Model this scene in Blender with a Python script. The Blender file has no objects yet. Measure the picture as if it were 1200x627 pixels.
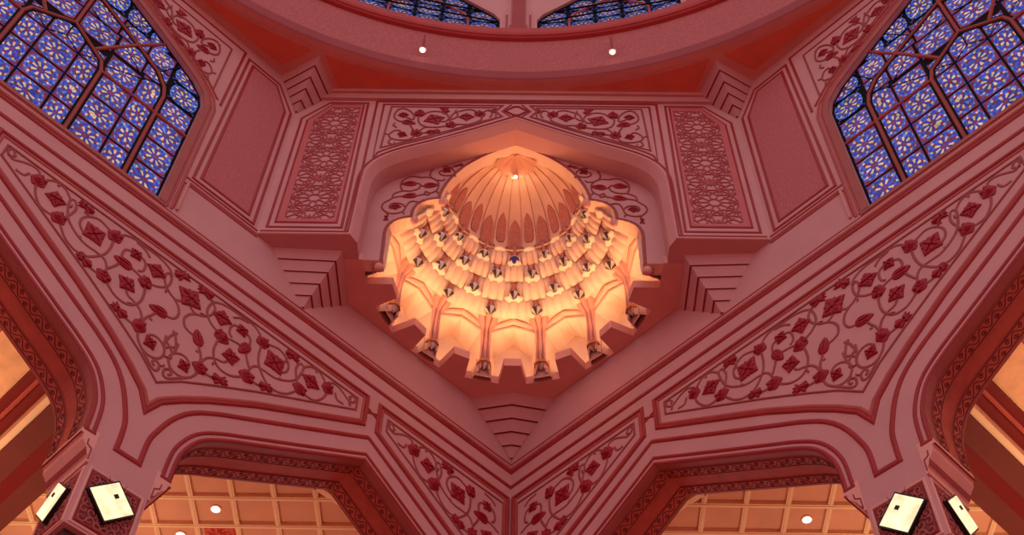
import bpy, bmesh, math, random
from mathutils import Vector, Matrix
from mathutils.geometry import tessellate_polygon
random.seed(7)
SC = bpy.context.scene
COL = SC.collection
Q = math.sqrt(0.5)
ZC = 1.6                      # eye height; heights below are above the eye
PI = math.pi
# ------------------------------------------------------------------ frames
class Frame:
    def __init__(s, o, U, N):
        s.o = Vector(o) + Vector((0, 0, ZC)); s.U = Vector(U); s.N = Vector(N); s.V = Vector((0, 0, 1))
    def __call__(s, u, v, d=0.0):
        return s.o + s.U*u + s.V*v + s.N*d
    def mat(s, u, v, d=0.0, ang=0.0, sc=1.0, sz=1.0):
        a = s.U*math.cos(ang) + s.V*math.sin(ang); b = -s.U*math.sin(ang) + s.V*math.cos(ang)
        m = Matrix.Identity(4)
        for i in range(3):
            m[i][0] = a[i]*sc; m[i][1] = b[i]*sc; m[i][2] = s.N[i]*sz
        p = s(u, v, d)
        for i in range(3): m[i][3] = p[i]
        return m
FL = Frame((0, 0, 0), (-Q, -Q, 0), (Q, -Q, 0))
FR = Frame((0, 0, 0), (Q, -Q, 0), (-Q, -Q, 0))
YD = -6.54
FD = Frame((0, YD, 0), (1, 0, 0), (0, -1, 0))
FDM = Frame((0, YD, 0), (-1, 0, 0), (0, -1, 0))      # the same face read right to left
# ------------------------------------------------------------------ materials
def mat(name, col, rough=0.6, var=0.06, scale=1.5, bump=0.0, bscale=30.0, spec=0.3, metal=0.0, col2=None, sharp=False):
    m = bpy.data.materials.new(name); m.use_nodes = True
    nt = m.node_tree; N = nt.nodes; Lk = nt.links
    b = N['Principled BSDF']
    b.inputs['Roughness'].default_value = rough
    b.inputs['Specular IOR Level'].default_value = spec
    b.inputs['Metallic'].default_value = metal
    tc = N.new('ShaderNodeTexCoord')
    n = N.new('ShaderNodeTexNoise'); n.inputs['Scale'].default_value = scale; n.inputs['Detail'].default_value = 6
    Lk.new(tc.outputs['Object'], n.inputs['Vector'])
    r = N.new('ShaderNodeValToRGB')
    c1 = col; c2 = col2 or tuple(max(0, c*(1-2*var)) for c in col)
    lo, hi = (0.47, 0.53) if sharp else (0.3, 0.7)
    r.color_ramp.elements[0].position = lo; r.color_ramp.elements[1].position = hi
    r.color_ramp.elements[0].color = (*c2, 1); r.color_ramp.elements[1].color = (*c1, 1)
    Lk.new(n.outputs['Fac'], r.inputs['Fac']); Lk.new(r.outputs['Color'], b.inputs['Base Color'])
    if bump:
        n2 = N.new('ShaderNodeTexNoise'); n2.inputs['Scale'].default_value = bscale; n2.inputs['Detail'].default_value = 4
        Lk.new(tc.outputs['Object'], n2.inputs['Vector'])
        bp = N.new('ShaderNodeBump'); bp.inputs['Strength'].default_value = bump; bp.inputs['Distance'].default_value = 0.03
        Lk.new(n2.outputs['Fac'], bp.inputs['Height']); Lk.new(bp.outputs['Normal'], b.inputs['Normal'])
    return m
def glow(name, col, strength, rough=0.15, var=0.35, scale=3.0, base=None):
    m = bpy.data.materials.new(name); m.use_nodes = True
    nt = m.node_tree; N = nt.nodes; Lk = nt.links; b = N['Principled BSDF']
    b.inputs['Base Color'].default_value = (*(base or tuple(c*0.12 for c in col)), 1); b.inputs['Roughness'].default_value = rough
    b.inputs['Emission Color'].default_value = (*col, 1); b.inputs['Specular IOR Level'].default_value = 0.12
    tc = N.new('ShaderNodeTexCoord'); n = N.new('ShaderNodeTexNoise'); n.inputs['Scale'].default_value = scale
    Lk.new(tc.outputs['Object'], n.inputs['Vector'])
    mr = N.new('ShaderNodeMapRange'); mr.inputs['From Min'].default_value = 0.3; mr.inputs['From Max'].default_value = 0.7
    mr.inputs['To Min'].default_value = strength*(1-var); mr.inputs['To Max'].default_value = strength*(1+var)
    Lk.new(n.outputs['Fac'], mr.inputs['Value']); Lk.new(mr.outputs['Result'], b.inputs['Emission Strength'])
    return m
M = {}
M['wall'] = mat('pink_plaster', (0.64, 0.295, 0.295), 0.7, 0.05, 0.8)
M['red'] = mat('dark_red_paint', (0.38, 0.020, 0.023), 0.45, 0.10, 2.0)
M['red2'] = mat('rose_red_paint', (0.46, 0.075, 0.068), 0.5, 0.08, 2.0)
M['pinkbead'] = mat('light_pink_paint', (0.66, 0.28, 0.27), 0.5, 0.05, 2.0)
M['panel'] = mat('rough_pink_render', (0.58, 0.165, 0.17), 0.85, 0.13, 16.0, 0.5, 40)
M['drum'] = mat('stippled_pink_render', (0.58, 0.155, 0.16), 0.85, 0.16, 13.0, 0.6, 25)
M['drumred'] = mat('drum_cornice_red', (0.50, 0.055, 0.055), 0.5, 0.06)
M['rim'] = mat('rose_rim_paint', (0.34, 0.042, 0.050), 0.6, 0.06)
M['band'] = mat('rose_border', (0.58, 0.135, 0.14), 0.6, 0.06)
M['strap'] = mat('lattice_strapwork', (0.46, 0.085, 0.09), 0.55, 0.06)
M['brown'] = mat('brown_red_stone', (0.52, 0.095, 0.066), 0.6, 0.12, 3.0)
M['brown2'] = mat('carved_brown_border', (0.54, 0.105, 0.075), 0.6, 0.1, 5.0)
M['line'] = mat('dark_scroll_paint', (0.16, 0.014, 0.012), 0.5, 0.05)
M['flower'] = mat('crimson_petal_paint', (0.44, 0.005, 0.022), 0.45, 0.25, 9.0)
M['vine'] = mat('dusky_vine_paint', (0.36, 0.062, 0.058), 0.5, 0.08)
M['leafpink'] = mat('terracotta_leaf_paint', (0.52, 0.15, 0.10), 0.5, 0.08)
M['redceil'] = mat('orange_red_ceiling_paint', (0.76, 0.155, 0.085), 0.7, 0.06)
M['ceil'] = mat('dusty_pink_ceiling', (0.74, 0.28, 0.23), 0.7, 0.06)
M['soffit'] = mat('pink_soffit_plaster', (0.80, 0.37, 0.32), 0.7, 0.05)
M['cream'] = mat('cream_niche_plaster', (0.88, 0.64, 0.50), 0.6, 0.05, 2.0)
M['apricot'] = mat('apricot_dome_plaster', (0.90, 0.56, 0.42), 0.6, 0.05, 2.0)
M['terra'] = mat('terracotta_lancet', (0.68, 0.24, 0.19), 0.7, 0.16, 14.0, 0.6, 40)
M['shaft'] = mat('rose_shaft_plaster', (0.70, 0.32, 0.26), 0.55, 0.05)
M['cell'] = mat('muqarnas_plaster', (0.90, 0.60, 0.46), 0.55, 0.10, 3.0)
M['gem'] = mat('silver_crystal', (0.92, 0.86, 0.82), 0.10, 0.25, 14.0, metal=0.6, spec=0.8)
M['darkfacet'] = mat('painted_dark_facet', (0.06, 0.035, 0.035), 0.08, 0.2, 9.0, spec=0.6)  # dark tone painted on alternate facets to imitate refraction in the crystal
M['pendant'] = mat('rose_pendant_plaster', (0.56, 0.20, 0.17), 0.55, 0.06)
M['domerib'] = mat('dome_rib_plaster', (0.78, 0.40, 0.29), 0.6, 0.05)
M['canopy'] = mat('canopy_plaster', (0.70, 0.31, 0.20), 0.6, 0.05)
M['bluegem'] = mat('blue_crystal', (0.10, 0.10, 0.45), 0.08, 0.1, 9.0, metal=0.8)
M['cup'] = mat('amber_cup', (0.62, 0.20, 0.07), 0.35, 0.1)
M['lead'] = mat('black_lead', (0.010, 0.006, 0.008), 0.8, 0.1, spec=0.1)
M['mull'] = mat('red_brown_mullion', (0.34, 0.042, 0.035), 0.45, 0.08)
M['jamb'] = mat('red_brown_jamb', (0.42, 0.10, 0.085), 0.55, 0.08)
M['carve'] = mat('carved_dark_ground', (0.26, 0.040, 0.040), 0.6, 0.2, 8.0)
M['carve2'] = mat('carved_scroll_stone', (0.46, 0.115, 0.11), 0.5, 0.1, 6.0)
M['granite'] = mat('dark_granite', (0.10, 0.022, 0.02), 0.4, 0.4, 14.0)
M['floor'] = mat('red_carpet', (0.70, 0.17, 0.135), 0.95, 0.2, 1.5, 0.3, 50)
M['coffer'] = mat('apricot_coffer', (0.72, 0.35, 0.23), 0.7, 0.06)
M['rib'] = mat('gold_cream_rib', (0.90, 0.60, 0.38), 0.55, 0.05)
M['creamceil'] = mat('mottled_cream_ceiling', (0.84, 0.45, 0.25), 0.75, 0.12, 3.0)
M['beambrown'] = mat('maroon_beam_paint', (0.15, 0.027, 0.022), 0.7, 0.05)
M['beamred'] = mat('deep_red_beam_paint', (0.16, 0.003, 0.003), 0.6, 0.05)
M['redorn'] = mat('red_arabesque', (0.60, 0.10, 0.05), 0.6, 0.2, 9.0, col2=(0.38, 0.015, 0.01), sharp=True)
M['black'] = mat('black_metal', (0.018, 0.012, 0.012), 0.4, 0.1)
M['lamp'] = glow('lit_lantern_glass', (1.0, 0.78, 0.46), 1.30, 0.4, 0.24, 4.0)
M['bulb'] = glow('lit_bulb', (1.0, 0.86, 0.66), 3.0, 0.3, 0.05)
M['down'] = glow('lit_downlight', (1.0, 0.92, 0.80), 3.0, 0.3, 0.05)
GL = [glow('glass_cobalt', (0.030, 0.065, 0.50), 0.62), glow('glass_blue', (0.05, 0.12, 0.66), 0.66), glow('glass_sky', (0.15, 0.32, 0.84), 0.62),
      glow('glass_cream', (0.95, 0.66, 0.42), 0.60), glow('glass_maroon', (0.26, 0.030, 0.07), 0.62), glow('glass_violet', (0.20, 0.08, 0.34), 0.6)]
GL2 = [glow('drum_glass_cobalt', (0.030, 0.065, 0.50), 0.40), glow('drum_glass_blue', (0.05, 0.12, 0.66), 0.40), glow('drum_glass_sky', (0.15, 0.32, 0.84), 0.36),
       glow('drum_glass_cream', (0.80, 0.56, 0.42), 0.42), glow('drum_glass_maroon', (0.26, 0.030, 0.07), 0.42), glow('drum_glass_violet', (0.16, 0.06, 0.24), 0.4)]
# ------------------------------------------------------------------ objects
def link_to(o, parent):
    if parent is not None:
        o.parent = parent
        o.matrix_parent_inverse = Matrix.Translation(Vector(parent['_l'])).inverted() if '_l' in parent else Matrix.Identity(4)
def obj(name, bm, mats, parent=None, smooth=False, recalc=True):
    if recalc: bmesh.ops.recalc_face_normals(bm, faces=bm.faces)
    vs = [v.co for v in bm.verts]
    lo = Vector([min(v[i] for v in vs) for i in range(3)]); hi = Vector([max(v[i] for v in vs) for i in range(3)])
    c = (lo+hi)/2
    bmesh.ops.translate(bm, verts=bm.verts, vec=-c)
    me = bpy.data.meshes.new(name); bm.to_mesh(me); bm.free()
    if not isinstance(mats, (list, tuple)): mats = [mats]
    for m in mats: me.materials.append(m)
    if smooth:
        for p in me.polygons: p.use_smooth = True
    o = bpy.data.objects.new(name, me); COL.objects.link(o); o.location = c
    o['_l'] = list(c)
    if parent is not None:
        o.parent = parent; o.matrix_parent_inverse = Matrix.Translation(Vector(parent['_w'])).inverted()
    o['_w'] = list(c)
    return o
def inst(name, me, m4, parent):
    o = bpy.data.objects.new(name, me); COL.objects.link(o)
    o.parent = parent; o.matrix_parent_inverse = Matrix.Translation(Vector(parent['_w'])).inverted()
    o.matrix_basis = m4
    o['_w'] = list(m4.translation)
    return o
def thing(name, label, cat, loc, group=None):
    o = bpy.data.objects.new(name, None); COL.objects.link(o); o.location = loc; o['_w'] = list(loc)
    o.empty_display_size = 0.2
    return tag(o, label, cat, group)
def tag(o, label, cat, group=None):
    o['label'] = label; o['category'] = cat
    if group: o['group'] = group
    return o
def struct(o, label=None, cat=None):
    o['kind'] = 'structure'
    if label: o['label'] = label
    if cat: o['category'] = cat
    return o
# ------------------------------------------------------------------ mesh helpers
def BM(): return bmesh.new()
def poly_ext(bm, pts, fr, d0, d1, mi=0, side=None, caps=(1, 1)):
    n = len(pts)
    A = [bm.verts.new(fr(u, v, d0)) for u, v in pts]; B = [bm.verts.new(fr(u, v, d1)) for u, v in pts]
    tris = tessellate_polygon([[Vector((u, v, 0)) for u, v in pts]])
    for t in tris:
        for k, S in enumerate((A, B)):
            if caps[k]:
                try: f = bm.faces.new([S[i] for i in t]); f.material_index = mi
                except ValueError: pass
    for i in range(n):
        j = (i+1) % n
        try: f = bm.faces.new((A[i], A[j], B[j], B[i])); f.material_index = mi if side is None else side
        except ValueError: pass
def flat(bm, pts, fr, d, mi=0):
    A = [bm.verts.new(fr(u, v, d)) for u, v in pts]
    for t in tessellate_polygon([[Vector((u, v, 0)) for u, v in pts]]):
        f = bm.faces.new([A[i] for i in t]); f.material_index = mi
def miter(path, closed):
    n = len(path); out = []
    for i in range(n):
        p = Vector(path[i])
        a = Vector(path[i-1]) if (i > 0 or closed) else None
        b = Vector(path[(i+1) % n]) if (i < n-1 or closed) else None
        d1 = (p-a) if a is not None else None; d2 = (b-p) if b is not None else None
        if d1 is None or d1.length < 1e-7: d1 = d2
        if d2 is None or d2.length < 1e-7: d2 = d1
        d1 = d1.normalized(); d2 = d2.normalized()
        n1 = Vector((-d1.y, d1.x)); n2 = Vector((-d2.y, d2.x)); m = n1+n2
        if m.length < 1e-4: m = n1.copy()
        m.normalize(); c = max(0.4, m.dot(n1))
        out.append(m/c)
    return out
PROF = {'round': [(-.5, 0), (-.46, .45), (-.26, .9), (0, 1), (.26, .9), (.46, .45), (.5, 0)],
        'flat': [(-.5, 0), (-.5, 1), (.5, 1), (.5, 0)],
        'vee': [(-.5, 0), (0, 1), (.5, 0)]}
def bead(bm, path, fr, w, h, d=0.0, closed=False, mi=0, prof='round', caps=True):
    P = PROF[prof]; ms = miter(path, closed); rings = []
    if prof == 'round' and w > .065: h = h*.62; w = w*.92
    for (u, v), m in zip(path, ms):
        rings.append([bm.verts.new(fr(u+m.x*o*w, v+m.y*o*w, d+h*k)) for o, k in P])
    n = len(path)
    for i in range(n if closed else n-1):
        a = rings[i]; b = rings[(i+1) % n]
        for k in range(len(P)-1):
            f = bm.faces.new((a[k], a[k+1], b[k+1], b[k])); f.material_index = mi
    if caps and not closed:
        for r in (rings[0], rings[-1]):
            f = bm.faces.new(r); f.material_index = mi
def offset(path, off, closed=False):
    return [(u+m.x*off, v+m.y*off) for (u, v), m in zip(path, miter(path, closed))]
def catmull(p, n=5, closed=False):
    out = []; L = len(p)
    for i in range(L if closed else L-1):
        if closed: a, b, c, d = p[i-1], p[i], p[(i+1) % L], p[(i+2) % L]
        else: a, b, c, d = p[max(i-1, 0)], p[i], p[i+1], p[min(i+2, L-1)]
        for k in range(n):
            t = k/n
            out.append(tuple(0.5*((2*b[j])+(-a[j]+c[j])*t+(2*a[j]-5*b[j]+4*c[j]-d[j])*t*t+(-a[j]+3*b[j]-3*c[j]+d[j])*t**3) for j in range(len(b))))
    if not closed: out.append(tuple(p[-1]))
    return out
def box(bm, c, s, R=None, mi=0):
    r = bmesh.ops.create_cube(bm, size=1.0)
    mtx = Matrix.Translation(Vector(c)) @ (R.to_4x4() if R else Matrix.Identity(4)) @ Matrix.Diagonal((*s, 1))
    bmesh.ops.transform(bm, matrix=mtx, verts=r['verts'])
    for v in r['verts']:
        for f in v.link_faces: f.material_index = mi
def loft(bm, rings, closed=True, mi=0, cap0=False, cap1=False):
    V = [[bm.verts.new(p) for p in r] for r in rings]; n = len(V[0])
    for a, b in zip(V[:-1], V[1:]):
        for k in range(n if closed else n-1):
            j = (k+1) % n
            try: f = bm.faces.new((a[k], a[j], b[j], b[k])); f.material_index = mi
            except ValueError: pass
    if cap0: bm.faces.new(V[0]).material_index = mi
    if cap1: bm.faces.new(V[-1]).material_index = mi
def blob(bm, outline, h, z0=0.0, rim=0.35, mi=0):
    # a cushion-like relief over a closed 2-D outline
    cx = sum(p[0] for p in outline)/len(outline); cy = sum(p[1] for p in outline)/len(outline)
    R0 = [bm.verts.new((x, y, z0)) for x, y in outline]
    R1 = [bm.verts.new((cx+(x-cx)*0.93, cy+(y-cy)*0.93, z0+h*0.6)) for x, y in outline]
    R2 = [bm.verts.new((cx+(x-cx)*0.6, cy+(y-cy)*0.6, z0+h)) for x, y in outline]
    n = len(outline)
    for a, b in ((R0, R1), (R1, R2)):
        for k in range(n):
            j = (k+1) % n; bm.faces.new((a[k], a[j], b[j], b[k])).material_index = mi
    bm.faces.new(R2).material_index = mi
def mesh_of(name, bm, mats):
    bmesh.ops.recalc_face_normals(bm, faces=bm.faces)
    me = bpy.data.meshes.new(name); bm.to_mesh(me); bm.free()
    for m in mats: me.materials.append(m)
    return me
# ------------------------------------------------------------------ flowers of the relief panels (unit size, local XY, Z = relief)
def petal(ang, r0, r1, w, n=7, point=0.0):
    pts = []
    for k in range(2*n):
        t = k/(2*n)*2*PI
        x = (r0+r1)/2+(r1-r0)/2*math.cos(t); y = w/2*math.sin(t)*(1-0.25*point*math.cos(t))
        if point and abs(math.cos(t)-1) < 1e-6: x += point*0.12
        pts.append((x*math.cos(ang)-y*math.sin(ang), x*math.sin(ang)+y*math.cos(ang)))
    return pts
def flower_meshes():
    D = {}
    b = BM()                                                   # rose seen half from the side
    blob(b, [((0.98+0.07*math.cos(5*t))*math.cos(t), (0.98+0.07*math.cos(5*t))*math.sin(t)+(0.16 if 1.2 < t < 1.9 else 0)) for t in [k*2*PI/24 for k in range(24)]], 0.10)
    for r_, oy, z in ((.74, .06, .08), (.50, .16, .16), (.26, .26, .23)):
        blob(b, [(r_*math.cos(t)*(1.0+.05*math.cos(3*t)), r_*.92*math.sin(t)+oy) for t in [k*2*PI/16 for k in range(16)]], 0.08, z)
    blob(b, petal(-PI/2+.5, .30, .98, .5), .08, .11); blob(b, petal(-PI/2-.5, .30, .98, .5), .08, .11)
    D['rose'] = mesh_of('rose', b, [M['flower']])
    b = BM()                                                   # open five-petalled flower
    for k in range(4): blob(b, petal(PI/4+k*PI/2, 0.06, 1.02, 0.86, point=1), 0.12)
    for k in range(4): blob(b, petal(k*PI/2, 0.1, 0.80, 0.36), 0.08, 0.06)
    for k in range(4): blob(b, petal(PI/4+k*PI/2, 0.2, 0.75, 0.22), 0.08, 0.12)
    blob(b, [(0.2*math.cos(t), 0.2*math.sin(t)) for t in [k*2*PI/10 for k in range(10)]], 0.1, 0.13)
    D['large'] = D['open'] = D['small'] = mesh_of('open_flower', b, [M['flower']])
    b = BM()                                                   # closed bud
    blob(b, [(1.15*math.cos(t)*(1 if math.cos(t) > 0 else .9), 0.62*math.sin(t)*(1-0.35*math.cos(t))) for t in [k*2*PI/20 for k in range(20)]], 0.13)
    blob(b, [(0.1+0.7*math.cos(t), 0.12*math.sin(t)) for t in [k*2*PI/12 for k in range(12)]], 0.08, 0.12)
    blob(b, [(-0.1+0.5*math.cos(t), 0.36+0.10*math.sin(t)) for t in [k*2*PI/12 for k in range(12)]], 0.06, 0.10)
    blob(b, [(-0.1+0.5*math.cos(t), -0.36+0.10*math.sin(t)) for t in [k*2*PI/12 for k in range(12)]], 0.06, 0.10)
    D['bud'] = D['diamond'] = mesh_of('bud', b, [M['flower']])
    b = BM()                                                   # half-open tulip fan
    for a in (-0.75, -0.25, 0.25, 0.75): blob(b, petal(a, -0.9, 0.85+0.1*abs(a), 0.5, point=1), 0.12)
    blob(b, petal(0, -1.0, 0.2, 0.5), 0.10, 0.09)
    D['fan'] = mesh_of('tulip_flower', b, [M['flower']])
    b = BM()
    for a in (-0.45, 0.0, 0.45): blob(b, petal(a, -0.8, 1.0, 0.36, point=1), 0.1)
    D['leaf'] = mesh_of('leaf', b, [M['flower']])
    b = BM()
    blob(b, petal(0, -1, 1, 0.8, point=1), 0.1)
    D['tendril'] = mesh_of('tendril_leaf', b, [M['leafpink']])
    return D
FM = flower_meshes()
FSIZE = {'rose': .19, 'open': .24, 'large': .31, 'small': .165, 'bud': .225, 'fan': .225, 'leaf': .2, 'diamond': .22, 'tendril': .12}
FNAME = {'rose': 'rose', 'open': 'flower', 'large': 'flower', 'small': 'flower', 'bud': 'bud', 'fan': 'tulip', 'leaf': 'leaf', 'diamond': 'bud', 'tendril': 'leaf'}
FLOWERS_BIG=[('bud',9.77,21.46),('rose',9.25,21.99),('open',9.38,22.56),('small',8.81,22.61),('bud',8.63,22.12),('open',8.89,21.59),('rose',9.50,20.67),('small',9.86,20.42),('fan',8.97,20.71),('rose',8.37,21.35),('rose',8.22,22.71),('large',7.79,22.34),('fan',7.38,22.95),('fan',7.85,21.41),('rose',6.98,22.08),('open',6.73,22.55),('rose',6.24,22.73)]
FLOWERS_MID=[('large',10.27,22.47),('fan',9.97,22.98)]
VINES_BIG=[[(8.22,22.71),(8.24,22.30),(8.18,21.98),(8.03,21.74),(7.84,21.56),(7.57,21.52),(7.29,21.66),(7.08,21.93)],[(8.22,22.71),(8.01,22.80),(7.75,22.87),(7.52,22.74),(7.41,22.55),(7.43,22.33),(7.58,22.17)],[(8.37,21.35),(8.36,21.62),(8.24,21.83),(8.03,21.88),(7.69,21.89),(7.38,22.05),(7.15,22.28),(7.04,22.59),(7.01,22.85),(7.12,22.90),(7.2,22.69),(7.17,22.47),(7.08,22.23),(6.98,22.08)],[(7.01,22.85),(6.82,23.04),(6.59,23.08),(6.40,22.95),(6.24,22.73)],[(6.98,22.08),(6.75,22.02),(6.52,22.06),(6.34,22.27),(6.25,22.50),(6.24,22.73)],[(8.22,22.71),(8.42,22.97),(8.69,23.06),(8.99,23.05),(9.29,23.04),(9.54,22.97),(9.71,22.84),(9.78,22.57),(9.74,22.34),(9.58,22.16),(9.38,22.06),(9.25,21.99)],[(9.71,22.84),(9.61,22.68),(9.64,22.46),(9.78,22.26),(9.98,22.14),(10.14,22.18),(10.23,22.33)],[(9.98,22.14),(10.14,21.99),(10.22,21.77),(10.16,21.56),(10.01,21.48),(9.77,21.46)],[(9.77,21.46),(9.67,21.22),(9.57,21.03),(9.50,20.67)],[(9.25,21.99),(9.32,21.71),(9.32,21.39),(9.20,21.13),(9.00,21.02),(8.72,21.07),(8.37,21.35)],[(9.50,20.67),(9.49,20.93),(9.38,21.13),(9.20,21.24),(9.00,21.31),(8.88,21.55)],[(9.25,21.99),(8.98,22.11),(8.63,22.12),(8.50,21.88),(8.39,21.66)],[(8.81,22.61),(9.00,22.64),(9.10,22.51),(9.10,22.29),(9.00,22.19)],[(8.63,22.12),(8.53,22.33),(8.56,22.55),(8.70,22.63)],[(9.50,20.67),(9.56,20.38),(9.71,20.17),(9.92,20.08),(10.13,20.15),(10.23,20.34),(10.19,20.55),(10.03,20.69),(9.86,20.69),(9.74,20.57)],[(9.71,20.17),(9.92,19.97),(10.11,19.81),(10.22,19.83),(10.23,20.0),(10.12,20.07),(10.06,19.99),(10.13,19.90)],[(9.50,20.67),(9.28,20.62),(8.97,20.71)],[(8.37,21.35),(8.12,21.32),(7.85,21.41)],[(6.24,22.73),(6.16,23.00),(5.96,23.03),(5.74,22.93),(5.55,22.82),(5.39,22.95),(5.45,23.10),(5.57,22.96),(5.52,22.90)],[(6.00,22.76),(5.91,22.59),(5.72,22.59)],[(10.19,20.55),(10.30,20.69),(10.42,20.80),(10.32,21.12),(10.24,21.19)],[(10.14,20.92),(10.16,20.68),(10.19,20.55)],[(9.12,22.82),(8.97,22.95),(8.71,23.01)],[(9.65,21.08),(9.72,21.08)],[(6.66,23.06),(6.63,22.97)],[(7.55,21.94),(7.56,22.00)]]
FLOWERS_KEEL=[('small',-3.34,32.63),('rose',-2.86,32.73),('fan',-2.13,32.98),('large',-2.41,32.39),('bud',-3.15,32.17),('rose',-1.90,32.05),('open',-1.47,32.56),('rose',-1.08,32.75),('rose',-2.87,31.54),('fan',-2.38,31.63),('small',-3.27,31.44)]
VINES_KEEL=[[(-3.29,32.55),(-3.04,32.37),(-3.03,32.64),(-3.19,32.92),(-3.42,33.04),(-3.58,32.82),(-3.59,32.49),(-3.43,32.26),(-3.15,32.17)],[(-2.86,32.73),(-2.88,32.38),(-2.77,32.05),(-2.50,31.91),(-2.17,31.94),(-1.90,32.05)],[(-2.34,32.30),(-2.09,32.26),(-1.99,32.49),(-2.08,32.75),(-2.32,32.88),(-2.57,32.85),(-2.73,32.69)],[(-1.90,32.05),(-1.95,32.40),(-1.89,32.71),(-1.78,32.85),(-1.74,32.60),(-1.87,32.42),(-1.98,32.40)],[(-1.78,32.85),(-1.47,33.01),(-1.26,32.97),(-1.08,32.75)],[(-1.08,32.75),(-1.02,32.44),(-1.19,32.24),(-1.43,32.10),(-1.68,32.10),(-1.90,32.05)],[(-3.15,32.17),(-3.00,31.81),(-2.87,31.54)],[(-2.87,31.54),(-2.69,31.86),(-2.55,31.91)],[(-2.87,31.54),(-2.65,31.56),(-2.38,31.63)],[(-2.87,31.54),(-3.03,31.19),(-3.31,31.12),(-3.57,31.23),(-3.65,31.45),(-3.52,31.67),(-3.38,31.69),(-3.28,31.55)],[(-1.08,32.75),(-0.83,33.01),(-0.72,32.78),(-0.78,32.56)],[(-3.57,31.23),(-3.63,30.99),(-3.49,30.87),(-3.46,31.00)],[(-3.48,31.88),(-3.58,32.01),(-3.55,32.14)]]
FLOWERS_REC=[('small',-3.25,28.78),('diamond',-2.92,29.35),('bud',-2.97,29.99),('bud',-2.37,29.92),('small',-1.96,30.75),('leaf',-3.46,28.22),('leaf',-1.66,31.04)]
VINES_REC=[[(-3.25,28.78),(-3.34,28.69),(-3.42,28.75),(-3.41,28.89),(-3.28,28.96),(-3.10,28.92),(-2.99,28.75),(-3.06,28.53),(-3.26,28.43),(-3.47,28.49),(-3.62,28.71),(-3.61,28.94),(-3.47,29.11),(-3.34,29.26),(-3.10,29.32)],[(-3.34,29.26),(-3.39,29.28),(-3.37,29.43),(-3.24,29.55),(-3.13,29.61)],[(-3.13,29.61),(-3.20,29.81),(-3.21,30.04),(-3.12,30.25),(-2.92,30.40),(-2.66,30.34)],[(-3.13,29.61),(-2.91,29.61),(-2.71,29.73),(-2.66,29.91),(-2.70,30.01),(-2.82,30.02)],[(-2.70,30.01),(-2.60,29.88),(-2.51,29.89)],[(-2.66,30.34),(-2.48,30.36),(-2.29,30.27),(-2.16,30.07),(-2.15,29.83),(-2.21,29.63),(-2.36,29.51),(-2.48,29.59),(-2.51,29.50),(-2.41,29.40),(-2.37,29.45)],[(-2.74,29.35),(-2.53,29.43),(-2.41,29.40)],[(-2.99,28.75),(-2.92,28.98),(-2.81,29.07),(-2.62,29.03),(-2.53,29.16)],[(-2.35,30.30),(-2.43,30.54),(-2.35,30.82),(-2.14,30.96),(-1.89,30.92),(-1.74,30.71),(-1.77,30.53),(-1.96,30.46),(-2.12,30.52),(-2.17,30.67),(-2.10,30.73),(-2.00,30.75)],[(-2.22,30.22),(-2.06,30.19),(-1.99,30.28)],[(-3.42,28.36),(-3.47,28.47)],[(-1.89,30.92),(-1.66,31.04)]]
WORLD, COVE, COVE2, GAL, CROWN = 0.96, 5.0, 20.0, 150.0, 7.0
# ------------------------------------------------------------------ relief panels
def floral_panel(name, label, fr, outline, flowers, vines, scale=1.0, d=0.0, vine_w=0.075, group=None, border=True, cat='relief panel', mir=None):
    cu = sum(p[0] for p in outline)/len(outline); cv = sum(p[1] for p in outline)/len(outline)
    t = thing(name, label, cat, tuple(fr(cu, cv, d)), group)
    if border:
        b = BM(); bead(b, outline, fr, 0.06, 0.03, d, closed=True); obj('border', b, M['vine'], t)
    b = BM()
    for v in vines:
        bead(b, catmull(v, 5), fr, vine_w, 0.032, d, mi=0)
        # little spurs growing off the stem
        if len(v) > 6:
            k = len(v)//2; p = v[k]; q = v[k-1]; dx, dy = p[0]-q[0], p[1]-q[1]; L = math.hypot(dx, dy) or 1
            nx, ny = -dy/L, dx/L
            bead(b, [p, (p[0]+nx*.07+dx/L*.04, p[1]+ny*.07+dy/L*.04), (p[0]+nx*.09+dx/L*.10, p[1]+ny*.09+dy/L*.10)], fr, 0.05, 0.03, d)
    obj('vine', b, M['vine'], t)
    for i, (k, u, v) in enumerate(flowers):
        # stem direction: from the nearest vine end
        best = min(((e[0]-u)**2+(e[1]-v)**2, e) for vv in vines for e in (vv[0], vv[len(vv)//2], vv[-1]))
        near = min((((w[j][0]-u)**2+(w[j][1]-v)**2), w, j) for w in vines for j in range(len(w)))
        w, j = near[1], near[2]; q = w[j-1] if j > 0 else w[1]
        a = math.atan2(v-q[1], u-q[0]); a -= PI/2 if k in ('rose',) else 0
        rr = random.Random(i*13+7); s = FSIZE[k]*scale*(0.94+0.12*rr.random())
        inst(FNAME[k], FM[k], fr.mat(u, v, d, a, s, 0.42*scale), t)
    return t
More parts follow.
